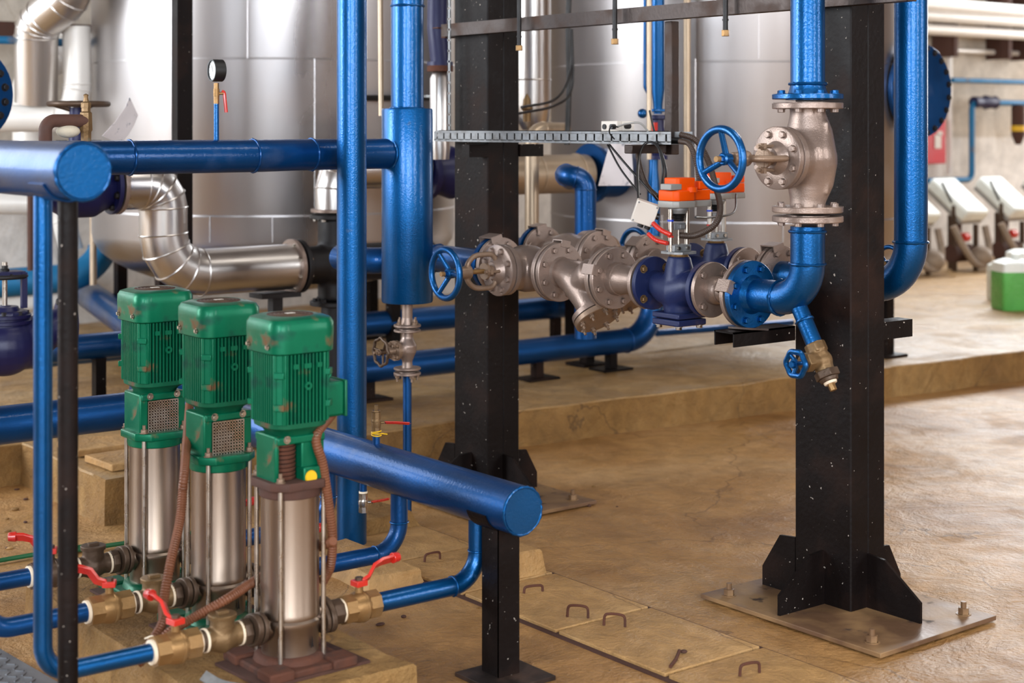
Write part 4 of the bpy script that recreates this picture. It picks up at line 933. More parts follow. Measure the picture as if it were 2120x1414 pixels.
# plinth for the pumps
solo('pump_plinth', rough_block([(1.70, 3.30), (2.25, 3.32), (2.24, 4.62), (1.72, 4.62)], .132, jit=.012, step=.06), PLINF, 'low concrete plinth carrying the three green pumps', 'plinth')
for y, w_ in zip(PUMPY, ('nearest', 'middle', 'far')):
    solo('mounting_board', Mb().prism([(-.15, -.12), (.16, -.125), (.155, .12), (-.15, .115)], .007, Matrix.Translation((PX, y, .1365)) @ Matrix.Rotation(.05, 4, 'Z')), BROWN, 'dark packing sheet under the %s pump base' % w_, 'sheet')
solo('metal_strap', Mb().sweep(catmull([P(1.87, 3.34, .137), P(1.82, 3.40, .137), P(1.77, 3.45, .145), P(1.74, 3.49, .165)], 6), .014, shape=[(-1, -.1), (1, -.1), (1, .1), (-1, .1)]), ZINC, 'flat grey metal strap lying under the nearest suction valve', 'strap')

# corrugated conduits round the pumps
def pp(px, py, d): return at(px, py, d)
solo('flexible_conduit', hose([P(PX+.11, PUMPY[2]-.02, .77), pp(383, 960, 4.2), pp(378, 1020, 4.15), pp(372, 1080, 4.1), pp(352, 1170, 4.0), pp(338, 1250, 3.95), pp(336, 1290, 3.9), pp(312, 1330, 3.86), pp(285, 1362, 3.85)], .0125, .007), COND, 'rust brown corrugated conduit running down between the far and middle pumps', 'conduit')
solo('flexible_conduit', hose([pp(690, 1120, 3.98), pp(620, 1150, 4.12), pp(540, 1195, 4.05), pp(470, 1240, 3.93), pp(390, 1285, 3.9), pp(350, 1310, 3.86), pp(310, 1350, 3.83), pp(285, 1375, 3.82)], .0125, .007), COND, 'rust brown corrugated conduit slanting low between the middle and nearest pumps', 'conduit')
solo('flexible_conduit', hose([P(PX+.125, PUMPY[0], .755), pp(655, 905, 3.98), pp(668, 960, 3.98), pp(680, 1040, 3.99), pp(688, 1110, 4.0), pp(684, 1170, 4.02), pp(668, 1205, 4.06)], .0125, .007), COND, 'rust brown corrugated conduit hanging from the terminal box of the nearest pump', 'conduit')
wire('hose', [P(-.5, 5.3, .012), onZ(60, 1150, .012), onZ(150, 1140, .012), onZ(300, 1118, .014), onZ(420, 1100, .014)], .008, GREENW, 'green hose lying across the floor behind the pumps', 'hose')
wire('tie_wire', [pp(300, 1322, 3.8), pp(318, 1318, 3.79), pp(332, 1340, 3.78)], .002, PTFE, 'pale tie wire round the conduits beside the nearest red lever', 'wire')

# chequered plate at lower left
T_ = onZ(40, 1395, .06)
q = onZ(0, 1345, .03); cq = Mb().prism([(0, 0), (.5, -.05), (.55, -.7), (-.1, -.7)], .006, Matrix.Translation((q.x-.5, q.y+.05, .03)))
for i in range(15):
    for j in range(20):
        cq.box((0, 0, 0), (.024, .005, .003), Matrix.Translation((q.x-.5+.03+i*.032, q.y+.05-.07-j*.032, .0342)) @ Matrix.Rotation(PI/4*(1 if (i+j) % 2 else -1), 4, 'Z'))
solo('chequered_plate', cq, CHECK, 'grey chequered metal plate at the bottom left corner', 'plate', smooth=False)
# ------------------------------------------------------------------ floor covers, handles, blocks
ys = [2.66, 3.13, 3.6, 4.07, 4.5, 4.86]
rb = []
struct('floor_channel_edge', Mb().box((3.125, 3.76, .0015), (.41, 2.24, .003)), BROWN, smooth=False)
for i, (a, b) in enumerate(zip(ys, ys[1:])):
    nm = ['nearest', 'second nearest', 'middle', 'second farthest', 'farthest'][i]
    m = Mb().box((3.125, (a+b)/2, .006), (.37, b-a-.014, .012))
    solo('cover_slab', m, SLAB, '%s concrete cover slab of the floor channel left of the right black column' % nm, 'slab', 'channel cover slabs', bevel=.003)
def handle(px, py, ang, h, lab, w_=.032, lean=0):
    p = onZ(px, py, .014); d = P(math.cos(ang), math.sin(ang), 0)
    q = P(-d.y, d.x, 0)*lean
    pts = [p-d*w_, p-d*w_*.9+Zv*h*.8+q*.8, p-d*w_*.5+Zv*h+q, p+d*w_*.5+Zv*h+q, p+d*w_*.95+Zv*h*.8+q*.8, p+d*w_]
    solo('lifting_handle', Mb().sweep(catmull(pts, 6), .0042, 8), RUST, lab, 'handle', 'rebar handles of the cover slabs')
handle(1196, 1278, -.9, .035, 'bent rusty lifting handle with a flat top, left of the two close together')
handle(1272, 1296, -.9, .035, 'pointed rusty lifting handle right beside the slab joint')
handle(1104, 1226, -.3, .02, 'rusty lifting handle just right of the black channel post')
handle(895, 1160, 0.0, .025, 'rusty lifting handle beyond the blue pipe bend')
handle(1552, 1396, -.2, .03, 'rusty lifting handle at the bottom edge near the base plate')
p = onZ(1400, 1364, .018); solo('rebar_piece', Mb().sweep([p+P(-.055, -.035, 0), p, p+P(.05, .04, .002)], .005, 8), RUST, 'short rusty bar lying on the cover slab', 'bar')
c = onZ(1075, 1195, 0)
solo('concrete_block', rough_block([(c.x-.1, c.y-.03), (c.x+.07, c.y-.04), (c.x+.07, c.y+.12), (c.x-.1, c.y+.12)], .09, jit=.008, step=.04), SLAB, 'small concrete block behind the black channel post', 'block')
solo('broken_slab', rough_block([(2.72, 4.3), (2.92, 4.28), (2.93, 4.75), (2.74, 4.72)], .05, jit=.03, step=.06), SLAB, 'broken concrete slab on the floor under the blue header', 'slab')
solo('broken_slab', rough_block([(3.05, 4.88), (3.3, 4.9), (3.3, 5.2), (3.08, 5.18)], .06, jit=.03, step=.06), PLINF, 'broken concrete collar right of the tall blue standpipe', 'slab')
for i in range(3):
    c = (2.0+i*.02, 5.9+i*.22)
random.seed(3)
for k in range(26):
    px, py = random.choice([(random.uniform(690, 1000), random.uniform(1170, 1300)), (random.uniform(1100, 1640), random.uniform(1000, 1400)), (random.uniform(10, 60), random.uniform(950, 1200)), (random.uniform(150, 240), random.uniform(1120, 1230))])
    p = onZ(px, py, 0.0); s = random.uniform(.004, .012)
    solo('debris_chip', Mb().sphere(p+Zv*s*.4+(Zv*.014 if 2.94 < p.x < 3.31 and p.y < 4.86 else Zv*0), s, sx=random.uniform(.8, 1.8), sz=.5), random.choice([SLAB, PLINF, BROWN]), 'tiny chip of concrete or rust lying on the concrete floor', 'chip', 'concrete chips on the floor')
# old brick and stone block behind the pumps
q0 = [(2.42, 5.62), (2.9, 5.66), (2.9, 6.0), (2.42, 6.0)]
for i, (x, y, a_) in enumerate(((2.62, 5.84, .05), (2.63, 6.16, -.04), (3.0, 5.90, .03))):
    solo('loose_slab', Mb().box((0, 0, PH+.018), (.32, .24, .028), Matrix.Translation((x, y, 0)) @ Matrix.Rotation(a_, 4, 'Z')), SLAB, ['flat stone slab at the plinth corner behind the far pump', 'flat stone slab behind the corner slab on the plinth', 'flat stone slab right of the corner slab on the plinth'][i], 'slab', bevel=.005)

# ------------------------------------------------------------------ background pipework on the plinth
def bgpipe(name, label, pts, r, mat, bend=None, supports=(), nb=10, cat='pipe', seams=True):
    T = Thing(name, label, cat, pts[0]); wl = []
    T.part('pipe', Mb().tube(pts, r, bend, 28, nb, welds=wl), mat)
    if wl and seams:
        for o, d in wl: T.part('weld_bead', Mb().torus(o, d, r, r*.07, 32, 6, lump=.2), mat)
    for (x, y, z0, z1) in supports:
        T.part('support', Mb().box((x, y, (z0+z1)/2), (.05, .05, z1-z0)).box((x, y, z0+.006), (.2, .14, .012)), BLACK, smooth=False)
    return T
def PB(px, py, Y): return onY(px, py, Y)
xe = onY(1352, 700, 6.47).x
bgpipe('floor_pipe', 'lower blue pipe along the plinth ending in an upward bend under the navy valves', [P(2.9, 6.47, .32), P(xe, 6.47, .32), P(xe, 6.47, 1.2)], .066, BLUE2, .2,
       [(onY(1265, 700, 6.47).x, 6.47, PH, .27), (onY(1112, 700, 6.47).x, 6.47, PH, .27), (onY(762, 700, 6.47).x, 6.47, PH, .27)])
bgpipe('floor_pipe', 'upper dark blue pipe along the plinth behind the middle column', [P(2.6, 7.2, .43), P(6.2, 7.2, .43)], .066, BLUE2, supports=[(onY(1150, 650, 7.2).x, 7.2, PH, .38)])
xb2 = onY(1400, 680, 7.6).x
bgpipe('floor_pipe', 'thin blue pipe far behind the square bottom of the navy valve', [onY(1360, 690, 6.9), onY(1640, 668, 6.9)], .02, BLUE2)
# left side pipes
bgpipe('floor_pipe', 'blue pipe crossing behind the tubular post above the pump row', [onZ(110, 560, .45), onZ(300, 690, .45)], .085, BLUE2, supports=[])
p0 = onY(150, 721, 6.9); p1 = onY(330, 706, 6.9)
bgpipe('floor_pipe', 'blue pipe on a black stand left of the far pump', [p0-Xv*.4, P(p1.x, 6.9, p0.z)], .06, BLUE2, supports=[(onY(205, 720, 6.9).x, 6.9, PH, p0.z)])
bgpipe('wall_pipe', 'faded light blue pipe bending upward far behind the tubular post', [at(-40, 590, 9.2), at(190, 572, 9.4), at(232, 470, 9.6)], .085, BLUEF, .3)
bgpipe('wall_pipe', 'thin white pipe low on the wall at the left', [at(-40, 640, 9.6), at(130, 625, 9.8)], .045, WPIPE)

# aluminium clad line with elbows
def clad(T, pts, r, bend, nb, mat=ALU, name='cladding'):
    wl = []; path = bend_path(pts, bend, nb, wl)
    T.part(name, Mb().sweep(path, r, 40), mat)
    rg = Mb()
    for i, p in enumerate(path):
        if 0 < i < len(path)-1:
            t_ = (path[i+1]-path[i-1]).normalized(); rg.torus(p, t_, r*1.005, .004, 40, 6)
    T.part('seam_ring', rg, mat)
AY = 6.3; zu, zl = 1.245, .858
xa = onY(338, 440, AY).x
T = Thing('clad_pipe', 'aluminium clad pipe making a double bend before the left tank', 'pipe', (xa, AY, zl-.12))
clad(T, [P(xa-.2, AY, zu), P(xa, AY, zu), P(xa, AY, zl), P(3.58, AY, zl)], .103, .175, 4)
flange(T, P(3.6, AY, zl), -Xv, .125, .1, SILV, BOLT_Z, 8, .022)
flange(T, P(xa-.22, AY, zu), Xv, .12, .1, SILV, BOLT_SS, 8, .02)
T = Thing('black_tee', 'black cast iron tee joining the aluminium clad pipes', 'fitting', (3.82, AY, .65))
T.part('tee_body', Mb().cyl(P(3.62, AY, zl), P(4.35, AY, zl), .088, seg=32).cyl(P(3.82, AY, .69), P(3.82, AY, 1.07), .085, seg=32).sphere(P(3.82, AY, zl), .118), BLACKC, remesh=.008)
flange(T, P(3.61, AY, zl), Xv, .122, .09, BLACKC, BOLT_Z, 8, .022)
flange(T, P(3.82, AY, .665), Zv, .122, .09, BLACKC, BOLT_K, 8, .022)
flange(T, P(3.82, AY, 1.09), -Zv, .122, .09, BLACKC, BOLT_Z, 8, .022)
T.part('support', Mb().box((3.5, AY, .735), (.2, .12, .02)).box((3.5, AY, .45), (.05, .05, .56)), BLACKC, smooth=False)
T.part('lower_pipe', Mb().cyl(P(3.82, AY, .66), P(3.82, AY, .3), .07, seg=28), BLACKC)
T = Thing('clad_pipe', 'aluminium clad elbow rising from the black tee behind the tall standpipe', 'pipe', (3.82, AY, 1.1))
clad(T, [P(3.82, AY, 1.11), P(3.82, AY, 1.3), P(4.3, AY, 1.3)], .098, .15, 3)
flange(T, P(3.82, AY, 1.096), Zv, .118, .09, SILV, None, 8, .018)
T = Thing('gate_valve', 'deep blue valve behind the middle column on the aluminium clad line', 'valve', (4.47, AY, 1.15))
T.part('valve_body', Mb().lathe([(-.16, 0), (-.16, .13), (-.13, .13), (-.13, .1), (-.06, .11), (0, .13), (.06, .11), (.13, .1), (.13, .13), (.16, .13), (.16, 0)], P(4.47, AY, 1.27), Xv, 36), NAVYD)
T = Thing('clad_pipe', 'beige clad pipe from the middle column to the blue flange on the right tank', 'pipe', (5, AY, 1.15))
clad(T, [P(4.64, AY, 1.25), P(5.33, AY, 1.25)], .1, .1, 1, ALUB)
T.part('cladding_seam', Mb().torus(P(5.0, AY, 1.25), Xv, .101, .005, 36, 6).torus(P(5.27, AY, 1.25), Xv, .101, .006, 36, 6), ALUB)
# navy valve with black wheel and paper tag, far left of clad pipe
vx = xa-.38
T = Thing('stop_valve', 'deep blue stop valve with dark horizontal handwheel above the clad pipe bend', 'valve', (vx, AY, zu-.1))
T.part('valve_body', Mb().sweep([P(vx-.16, AY, zu), P(vx-.05, AY, zu-.02), P(vx+.05, AY, zu-.02), P(vx+.155, AY, zu)], [.07, .11, .11, .07], 28).cyl(P(vx, AY, zu), P(vx, AY, zu+.16), .08, seg=28), NAVYD, remesh=.006)
flange(T, P(vx+.155, AY, zu), -Xv, .12, .07, NAVYD, BOLT_K, 8, .02)
flange(T, P(vx, AY, zu+.15), Zv, .1, .07, NAVYD, BOLT_K, 8, .03)
T.part('yoke', Mb().cyl(P(vx-.01, AY, zu+.18), P(vx-.01, AY, zu+.33), .032, .028, 18), NAVYD)
handwheel(T, P(vx, AY, zu+.345), Zv, .118, .012, MALL, 3, .03, .1, label='dark handwheel', bolt=BOLT_K)
pc = at(268, 262, 6.45)
solo('paper_tag', Mb().sweep([onY(277, 220, 6.22), onY(268, 242, 6.2), onY(252, 266, 6.19), onY(230, 290, 6.22)], 1, shape=[(-.062, -.0005), (.062, -.0005), (.062, .0005), (-.062, .0005)]), PAPER, 'white paper tag hanging from the dark handwheel', 'tag')
yc_ = VY-.08; c = onY(178, 250, yc_); zp = 1.45
T = Thing('relief_valve', 'bronze relief valve with brown elbow pipe beside the dark handwheel', 'valve', P(c.x, yc_, zp))
T.part('valve_body', Mb().lathe([(zp-c.z-.004, 0), (zp-c.z-.004, .017), (-.036, .018), (-.03, .022), (.026, .02), (.03, .015), (.042, .015), (.042, .017), (.058, .017), (.062, .01), (.076, .007), (.084, .009), (.088, 0)], c, Zv, 8), OLDBR)
e = c-Xv*.135
T.part('outlet_elbow', Mb().tube([c, e, P(e.x, e.y, zp)], .021, .045, 20), BROWN)
T.part('lagging', Mb().sphere(c-Xv*.06-Zv*.034, .03, sx=1.3, sz=.7), GLUE, label='torn pale lagging')

# left navy globe valve
c = at(10, 690, 6.2)
T = Thing('stop_valve', 'dark blue globe valve with black handwheel at the left edge', 'valve', c-Zv*.15)
T.part('valve_body', Mb().sphere(c-Zv*.05, .125, sz=.95).sweep([c+Xv*.27+Zv*.02, c+Xv*.18+Zv*.0, c+Xv*.08-Zv*.05, c-Xv*.1-Zv*.06, c-Xv*.25], [.075, .075, .1, .1, .075], 28).cyl(c, c+Zv*.09, .09, seg=28), NAVYD, remesh=.006)
flange(T, c+Zv*.035, Zv, .1, .05, NAVYD, None, 8, .018)
flange(T, c+Zv*.058, Zv, .1, .05, NAVYD, BOLT_K, 8, .018, .03)
flange(T, c+Xv*.26+Zv*.02, -Xv, .115, .07, NAVYD, BOLT_K, 8, .022)
T.part('yoke', Mb().box(c+Zv*.17+RT*.075, (.022, .02, .14)).box(c+Zv*.17-RT*.075, (.022, .02, .14)).box(c+Zv*.235, (.13, .1, .018)).cyl(c+Zv*.05, c+Zv*.11, .05, .022, 20), NAVYD)
T.part('stem', Mb().cyl(c+Zv*.1, c+Zv*.28, .01, seg=12), BARE)
handwheel(T, c+Zv*.225, Zv, .08, .009, BLACKC, 4, -.012, .1, label='black handwheel', bolt=BOLT_K)
# blue blind disc left
c = at(-64, 195, 6.6)
T = Thing('blind_flange', 'large round blue blind flange cut off by the left edge', 'flange', c-Zv*.2)
dd = (Xv*.25-Yv).normalized(); dd = -(FW*.6)+RT*.8
flange(T, c, dd, .2, .1, BLUE2, BOLT_K, 16, .025)
flange(T, c-dd.normalized()*.03, -dd, .2, .1, BLUE2, None, 16, .025, name='flange_ring')
T.part('nozzle', Mb().cyl(c-dd*.05, c-dd*.35, .15, seg=30), BLUE2)

# ------------------------------------------------------------------ tanks
def tank(label, cx, cy, R, ztop=5.0, seams=(1.035, 1.845, 2.65), vs=(), legs=(), zb=.9):
    T = Thing('storage_tank', label, 'tank', (cx, cy, PH)); o = P(cx, cy, 0)
    prof = [(.56, 0)]+[(.56+(zb-.56)*(1-math.cos(a)), R*math.sin(a)) for a in [PI/2*i/10 for i in range(1, 11)]]+[(ztop, R), (ztop+.3, R*.6), (ztop+.35, 0)]
    T.part('shell', Mb().lathe(prof, o, Zv, 96), ALUT)
    rg = Mb()
    for z in seams: rg.lathe([(z-.006, R-.002), (z-.005, R+.003), (z+.005, R+.001), (z+.006, R-.002)], o, Zv, 96)
    for (a, z0, z1) in vs:
        e = P(math.cos(a), math.sin(a), 0); rg.cyl(o+e*(R+.001)+Zv*z0, o+e*(R+.001)+Zv*z1, .0035, seg=6)
    T.part('seam_band', rg, ALUT)
    for a in legs:
        e = P(math.cos(a), math.sin(a), 0); T.part('leg', Mb().box(o+e*(R*.88)+Zv*(PH+.4), (.06, .06, .8)).box(o+e*(R*.88)+Zv*(PH+.008), (.18, .16, .016)), BLACK, smooth=False)
    return T
va = [(math.radians(a), z0, z1) for a, z0, z1 in ((205, .9, 1.035), (222, .9, 1.035), (240, .9, 1.035), (258, .9, 1.035), (276, .9, 1.035), (215, 1.035, 1.845), (252, 1.035, 1.845), (290, 1.035, 1.845), (233, 1.845, 2.65), (268, 1.845, 2.65), (200, 1.845, 2.65))]
t1 = tank('left aluminium clad tank behind the standpipe', 4.47, 8.04, 1.03, vs=va, legs=[math.radians(a) for a in (20, 140, 200, 285)])
t2 = tank('right aluminium clad tank behind the orange actuators', 6.55, 6.45, 1.03, seams=(1.0, 1.83, 2.65), vs=va, legs=[math.radians(a) for a in (40, 140, 165, -39)], zb=.86)
# manhole on tank 2
c = P(6.96, 5.43, 1.69)
flange(t2, c+Yv*.0, -Yv, .255, .2, BLUE2, BOLT_K, 20, .03, name='manhole_cover', label='round dark blue manhole cover', br=.23)
t2.part('manhole_neck', Mb().cyl(c+Yv*.0, c+Yv*.25, .2, seg=36), ALUT)
flange(t2, P(5.36, AY, 1.25), -Xv*-1, .157, .1, BLUE2, BOLT_K, 12, .03, name='nozzle_flange', label='blue nozzle flange')
t2.part('nozzle', Mb().cyl(P(5.39, AY, 1.25), P(5.6, AY, 1.25), .13, seg=30), BLUE2)
p = onX(1496, 100, 5.75)
bgpipe('conduit_pipe', 'thin grey conduit rising up the face of the right tank', [P(p.x-.25, p.y, 1.2), P(p.x-.25, p.y, 3.6)], .018, ALUB)
# post in front of the left tank
px_ = onY(377, 400, 6.55)
solo('support_post', Mb().box((px_.x, 6.55, 2.2), (.075, .06, 4.1)), BLACK, 'dark upright steel post in front of the left tank', 'post', kind='thing', smooth=False)
# silver vertical duct and pipes between the tanks
c = at(1103, 100, 7.6)
T = Thing('clad_pipe', 'aluminium clad vertical duct with rounded foot right of the middle column', 'pipe', (c.x, c.y, 1.45))
T.part('cladding', Mb().lathe([(1.47, 0), (1.48, .05), (1.52, .075), (1.60, .088), (4.6, .088), (4.6, 0)], P(c.x, c.y, 0), Zv, 36).torus(P(c.x, c.y, 1.72), Zv, .088, .004, 36, 6), ALU)
T = bgpipe('beige_pipe', 'beige pipe elbow with small bronze valve dropping behind the cable tray', [at(1172, 268, 7.45), at(1101, 266, 7.3), at(1101, 560, 7.3)], .033, ALUB, .07)
T.part('valve_body', Mb().lathe([(0, 0), (0, .018), (.05, .02), (.06, .03), (.08, .02), (.1, .018), (.12, .008), (.13, 0)], at(1091, 252, 7.2), Zv, 10), OLDBR)
bgpipe('blue_elbow', 'blue elbow pipe turning down beneath the cable tray', [at(1180, 372, 7.7), at(1172, 362, 6.95), at(1212, 372, 6.95), at(1212, 640, 6.95), at(1212, 700, 6.95)], .048, BLUE2, .11)
# blue vertical with reducer behind the tray
c = at(1362, 100, 7.2)
T = Thing('reducing_pipe', 'blue vertical pipe narrowing to a valve behind the square tray post', 'pipe', (c.x, c.y, .9))
zt_ = lambda y: 1.5-(y-260)*7.2/F
T.part('pipe', Mb().lathe([(zt_(236), 0), (zt_(236), .02), (zt_(215), .022), (zt_(185), .031), (3.8, .031), (3.8, 0)], P(c.x, c.y, 0), Zv, 28), BLUE)
T.part('lower_pipe', Mb().lathe([(zt_(640), 0), (zt_(640), .03), (zt_(390), .03), (zt_(350), .022), (zt_(330), .022), (zt_(330), 0)], P(c.x, c.y, 0)-RT*.02, Zv, 28), BLUE)
flange(T, P(c.x, c.y, zt_(232)), Zv, .05, .02, BLUE, None, 8, .014)
T = Thing('stop_valve', 'deep blue valve with red mark between the tray post and the right tank', 'valve', (c.x, c.y, zt_(320)))
T.part('valve_body', Mb().lathe([(zt_(330), 0), (zt_(330), .045), (zt_(322), .045), (zt_(320), .028), (zt_(290), .045), (zt_(262), .028), (zt_(248), .028), (zt_(246), .045), (zt_(238), .045), (zt_(238), 0)], P(c.x, c.y, 0), Zv, 28), NAVYD)
T.part('lever', Mb().box(P(c.x, c.y, zt_(265))-FW*.05-RT*.02, (.02, .02, .05)), RED)
bgpipe('slim_blue_pipe', 'slim blue pipe left of the blue reducing pipe', [at(1335, -60, 7.3), at(1335, 180, 7.3), at(1345, 200, 7.3)], .0075, BLUE, .02)
bgpipe('slim_grey_pipe', 'slim grey tube running down beside the blue reducing pipe', [at(1344, -60, 7.0), at(1344, 330, 7.0)], .011, ALUB)
bgpipe('slim_grey_pipe', 'slim pale tube rising behind the blue vessel', [at(787, -60, 6.6), at(789, 240, 6.6)], .011, ALUB)
T = Thing('bypass_valve', 'round blue valve knob left of the deep blue valve', 'valve', at(1330, 240, 7.1))
T.part('knob', Mb().sphere(at(1330, 235, 7.1), .022).cyl(at(1330, 235, 7.1), at(1345, 235, 7.15), .01), BLUE)
# deep blue pipe and rusty flange by the perforated strip
c = at(912, 50, 7.0)
T = Thing('clad_riser', 'aluminium clad riser under a deep blue bend left of the perforated strip', 'pipe', (c.x, c.y, 1.2))
T.part('bend', Mb().tube([at(930, -80, 7.0), at(906, -20, 7.0), at(905, 60, 7.0), at(912, 130, 7.0)], .045, .1, 24), NAVYD)
T.part('rusty_flange', Mb().cyl(at(911, 148, 7.0), at(911, 136, 7.0), .058, seg=24), RUST)
T.part('blue_flange', Mb().cyl(at(911, 136, 7.0), at(911, 128, 7.0), .058, seg=24), NAVYD)
T.part('cladding', Mb().lathe([(0, 0), (0, .04), (.05, .045), (.36, .045), (.39, .03), (.39, 0)], at(911, 330, 7.0), Zv, 24), ALU)
solo('retaining_strap', Mb().sweep([at(740, 203, 8.12), at(800, 203, 8.2), at(850, 203, 8.36), at(895, 203, 8.6)], .016, 6), RUBB, 'black horizontal strap crossing the left tank behind the vessel pipe', 'strap')
wire('cable', [at(1180, -60, 7.3), at(1176, 60, 7.3), at(1178, 170, 7.3), at(1174, 300, 7.3)], .013, RUBB, 'thick black cable hanging between the tanks')
wire('cable', [at(1182, 60, 7.2), at(1180, 150, 7.2), at(1150, 205, 7.1), at(1080, 222, 6.8)], .006, RUBB, 'upper black cable sweeping left to the column')
wire('cable', [at(1184, 60, 7.2), at(1184, 180, 7.2), at(1150, 218, 7.1), at(1070, 236, 6.8)], .006, RUBB, 'lower black cable sweeping left to the column')
solo('paper_tag', Mb().prism([(-.09, -.12), (.08, -.12), (.06, .14), (-.02, .13)], .001, fr(at(1278, 330, 7.2), -FW+RT*.2, Zv)), PAPER, 'white paper sheet hanging on the right tank behind the tray cables', 'tag')

# ------------------------------------------------------------------ far left pipework and wall
WY = 10.1
def bl(px, py, d): return at(px, py, d)
T = Thing('clad_pipe', 'shiny aluminium duct elbow at the top left corner', 'pipe', bl(80, 60, 8.5))
clad(T, [bl(150, -90, 8.4), bl(150, -10, 8.4), bl(75, 50, 8.5), bl(75, 210, 8.6)], .115, .14, 3)
T = Thing('clad_pipe', 'white clad pipe with elbow turning down at the left', 'pipe', bl(70, 150, 9.4))
clad(T, [bl(230, 106, 9.6), bl(68, 114, 9.3), bl(68, 330, 9.3)], .115, .2, 4, WPIPE)
bgpipe('wall_pipe', 'white pipe rising beside the left tank', [bl(-60, 246, 8.6), bl(150, 244, 8.6), bl(160, 180, 8.6), bl(158, 55, 8.6)], .075, WPIPE, .15)
bgpipe('wall_pipe', 'light blue thin pipe across the top left wall', [bl(-60, 82, 8.4), bl(70, 84, 8.6), bl(180, 92, 9.0)], .022, BLUEF)
bgpipe('wall_pipe', 'white clad pipe low beneath the left header', [bl(-60, 420, 9.4), bl(120, 420, 9.5), bl(150, 520, 9.5)], .07, WPIPE, .15)
bgpipe('wall_pipe', 'slim grey pipe hanging behind the tubular post', [bl(193, 420, 9.2), bl(193, 590, 9.2)], .02, ALUB)
bgpipe('wall_pipe', 'slim dark pipe running down left of the blue drop pipe', [bl(64, 300, 8.8), bl(64, 560, 8.8)], .02, BROWN)
# wall course lines (panels) at left
solo('wall_bracket', Mb().box(bl(20, 62, 9.8), (1.2, .08, .1)), BROWN, 'brown steel bracket high on the wall at the left', 'bracket')

# ------------------------------------------------------------------ right background: wall pipes, cabinet, machines, cans
for i, (y0, y1, r, mt, lab) in enumerate(((8, 26, .07, WPIPE, 'topmost white pipe along the wall at the upper right'), (32, 45, .06, WPIPE, 'second white pipe along the wall at the upper right'), (60, 72, .055, WPIPE, 'third white pipe along the wall at the upper right'))):
    a = onY(1900, y0, 9.9); b = onY(2125, y1, 9.9); z = (a.z+b.z)/2
    bgpipe('wall_pipe', lab, [P(a.x-1, 9.9, z), P(b.x+1, 9.9, z)], r, mt)
a = onY(1966, 104, 10.1); b = onY(2140, 108, 10.1)
bgpipe('wall_pipe', 'thin white pipe turning down the wall left of the blue wall pipes', [P(b.x, 10.1, a.z), P(a.x, 10.1, a.z), P(a.x, 10.1, 1.0)], .026, WPIPE, .08)
a = onY(1972, 166, 9.95); b = onY(2150, 172, 9.95)
bgpipe('wall_pipe', 'thin blue horizontal pipe along the wall at the right', [P(a.x, 9.95, a.z), P(b.x, 9.95, a.z)], .026, BLUEF)
a = onY(2012, 212, 9.95); b = onY(2150, 212, 9.95); c = onY(2004, 372, 9.95); d = onY(1920, 374, 9.95)
T = bgpipe('wall_pipe', 'blue wall pipe stepping down with a small valve at the right', [P(b.x, 9.95, a.z), P(a.x, 9.95, a.z), P(a.x, 9.95, c.z), P(d.x, 9.95, c.z)], .03, BLUEF, .08)
T.part('valve_body', Mb().lathe([(-.2, 0), (-.2, .06), (-.12, .06), (-.06, .05), (0, .075), (.1, .06), (.16, .07), (.16, 0)], onY(2040, 212, 9.95), Xv, 16), NAVYD)
for px, lab in ((2075, 'yellow banded dark pipe end at the right edge'),):
    q = onY(2108, 260, 9.9)
    T = Thing('wall_filter', 'dark wall filter with a yellow band at the right edge', 'filter', q-Zv*.2)
    T.part('body', Mb().lathe([(-.2, 0), (-.2, .03), (-.1, .07), (.2, .07), (.22, .04), (.22, 0)], q, Zv, 20), BROWN)
    T.part('band', Mb().cyl(q-Zv*.06, q, .074, seg=20), YEL)
q = onY(1932, 292, 9.98)
T = Thing('fire_cabinet', 'red fire hose cabinet with white notice on the wall at the right', 'cabinet', (q.x, 10.1, q.z-.22))
T.part('case', Mb().box((q.x-.1, 10.08, q.z), (.62, .2, .46)), REDB, bevel=.01)
T.part('notice', Mb().box(onY(1942, 293, 9.975), (.1, .004, .14)).box(onY(1946, 276, 9.975), (.08, .004, .04)), WHT)
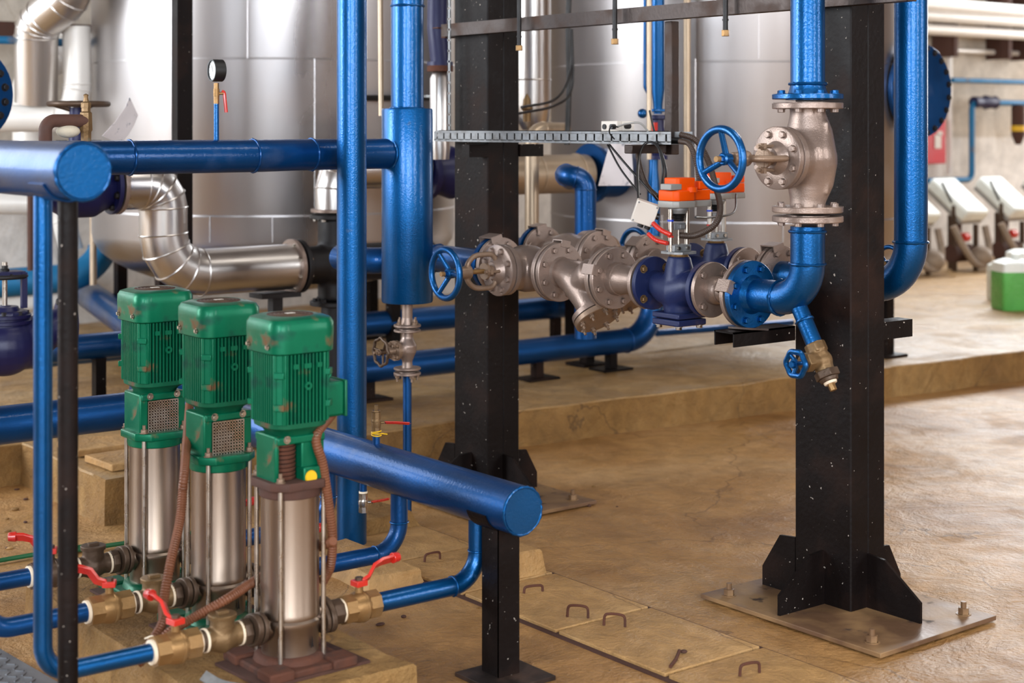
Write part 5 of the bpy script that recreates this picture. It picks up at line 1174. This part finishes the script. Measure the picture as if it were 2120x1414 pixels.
# wall stains/ledge and a white painted dado are part of the wall; brackets
for px in (1948, 2060, 2110):
    a = onY(px, 40, 10.1)
    solo('pipe_bracket', Mb().box((a.x, 10.05, 2.55), (.06, .28, .7)), BROWN, {1948: 'first', 2060: 'second', 2110: 'third'}[px]+' brown pipe bracket from the column side on the upper right wall', 'bracket')
def machine(x, lab):
    y = 9.0
    T = Thing('feeder_machine', lab, 'machine', (x, y, PH), 'machines with white covers by the far wall')
    k = Matrix.Translation((x, y, .82)) @ Matrix.Rotation(math.radians(38), 4, 'X')
    T.part('cover', Mb().box((0, 0, 0), (.34, .5, .12), k), JERRW, bevel=.025)
    T.part('cover_rim', Mb().box((.0, 0, -.075), (.32, .48, .04), k), GPLAS, bevel=.01)
    for dx, dy, h in ((-.16, -.08, .6), (.13, -.1, .42), (.02, .1, .5)): T.part('leg', Mb().box((x+dx, y+dy, PH+h/2), (.035, .035, h)), MALL)
    T.part('gearbox', Mb().cyl(P(x-.18, y-.05, PH+.16), P(x+.1, y-.05, PH+.16), .08, seg=16).cyl(P(x-.05, y, PH+.1), P(x-.02, y, PH+.45), .05, seg=14), BROWN)
    T.part('hose', Mb().sweep(catmull([P(x-.27, y-.15, PH+.42), P(x-.2, y-.2, PH+.25), P(x-.05, y-.22, PH+.08), P(x+.15, y-.2, PH+.07), P(x+.26, y-.15, PH+.2), P(x+.27, y-.1, PH+.4)], 8), .032, 14), PACK)
    T.part('blower', Mb().sphere(P(x+.1, y-.17, PH+.13), .11, sx=1.1, sz=.9), PACK)
    T.part('red_motor', Mb().cyl(P(x-.2, y-.2, PH+.32), P(x-.13, y-.2, PH+.32), .04, seg=16), RED)
    T.part('lever_bar', Mb().cyl(P(x-.3, y-.05, .98), P(x-.1, y-.05, .72), .012, seg=10), BLACKC)
for x, lab in ((11.42, 'white covered machine mostly hidden by the tall blue pipe'), (12.12, 'white covered machine just right of the tall blue pipe'), (12.84, 'white covered machine second from the right edge'), (13.6, 'white covered machine cut by the right edge')): machine(x, lab)
def can(px, py, s, lab, mat):
    c = onZ(px, py, PH); T = Thing('jerrycan', lab, 'can', c, 'plastic cans on the floor'); k = Matrix.Translation(c) @ Matrix.Rotation(-.5, 4, 'Z')
    R = lambda a, b, z: [(x*a, y*b, z) for x, y in rsq(1, .25)]
    T.part('body', loft([R(.1*s, .085*s, 0), R(.104*s, .09*s, .02), R(.104*s, .09*s, .22*s)], k), mat)
    T.part('shoulder', loft([R(.104*s, .09*s, .22*s), R(.1*s, .086*s, .27*s), R(.06*s, .05*s, .29*s)], k), JERRW)
    T.part('cap', Mb().cyl(c+Zv*.285*s+P(.03, 0, 0), c+Zv*.32*s+P(.03, 0, 0), .028*s, seg=16), JERRW)
can(2098, 640, 1.25, 'green liquid can at the right edge, larger in front', JERRY)
can(2078, 622, 1.0, 'pale can just left behind the large green can', JERRW)
can(2124, 612, 1.25, 'white topped can at the right edge behind the large green can', JERRY)
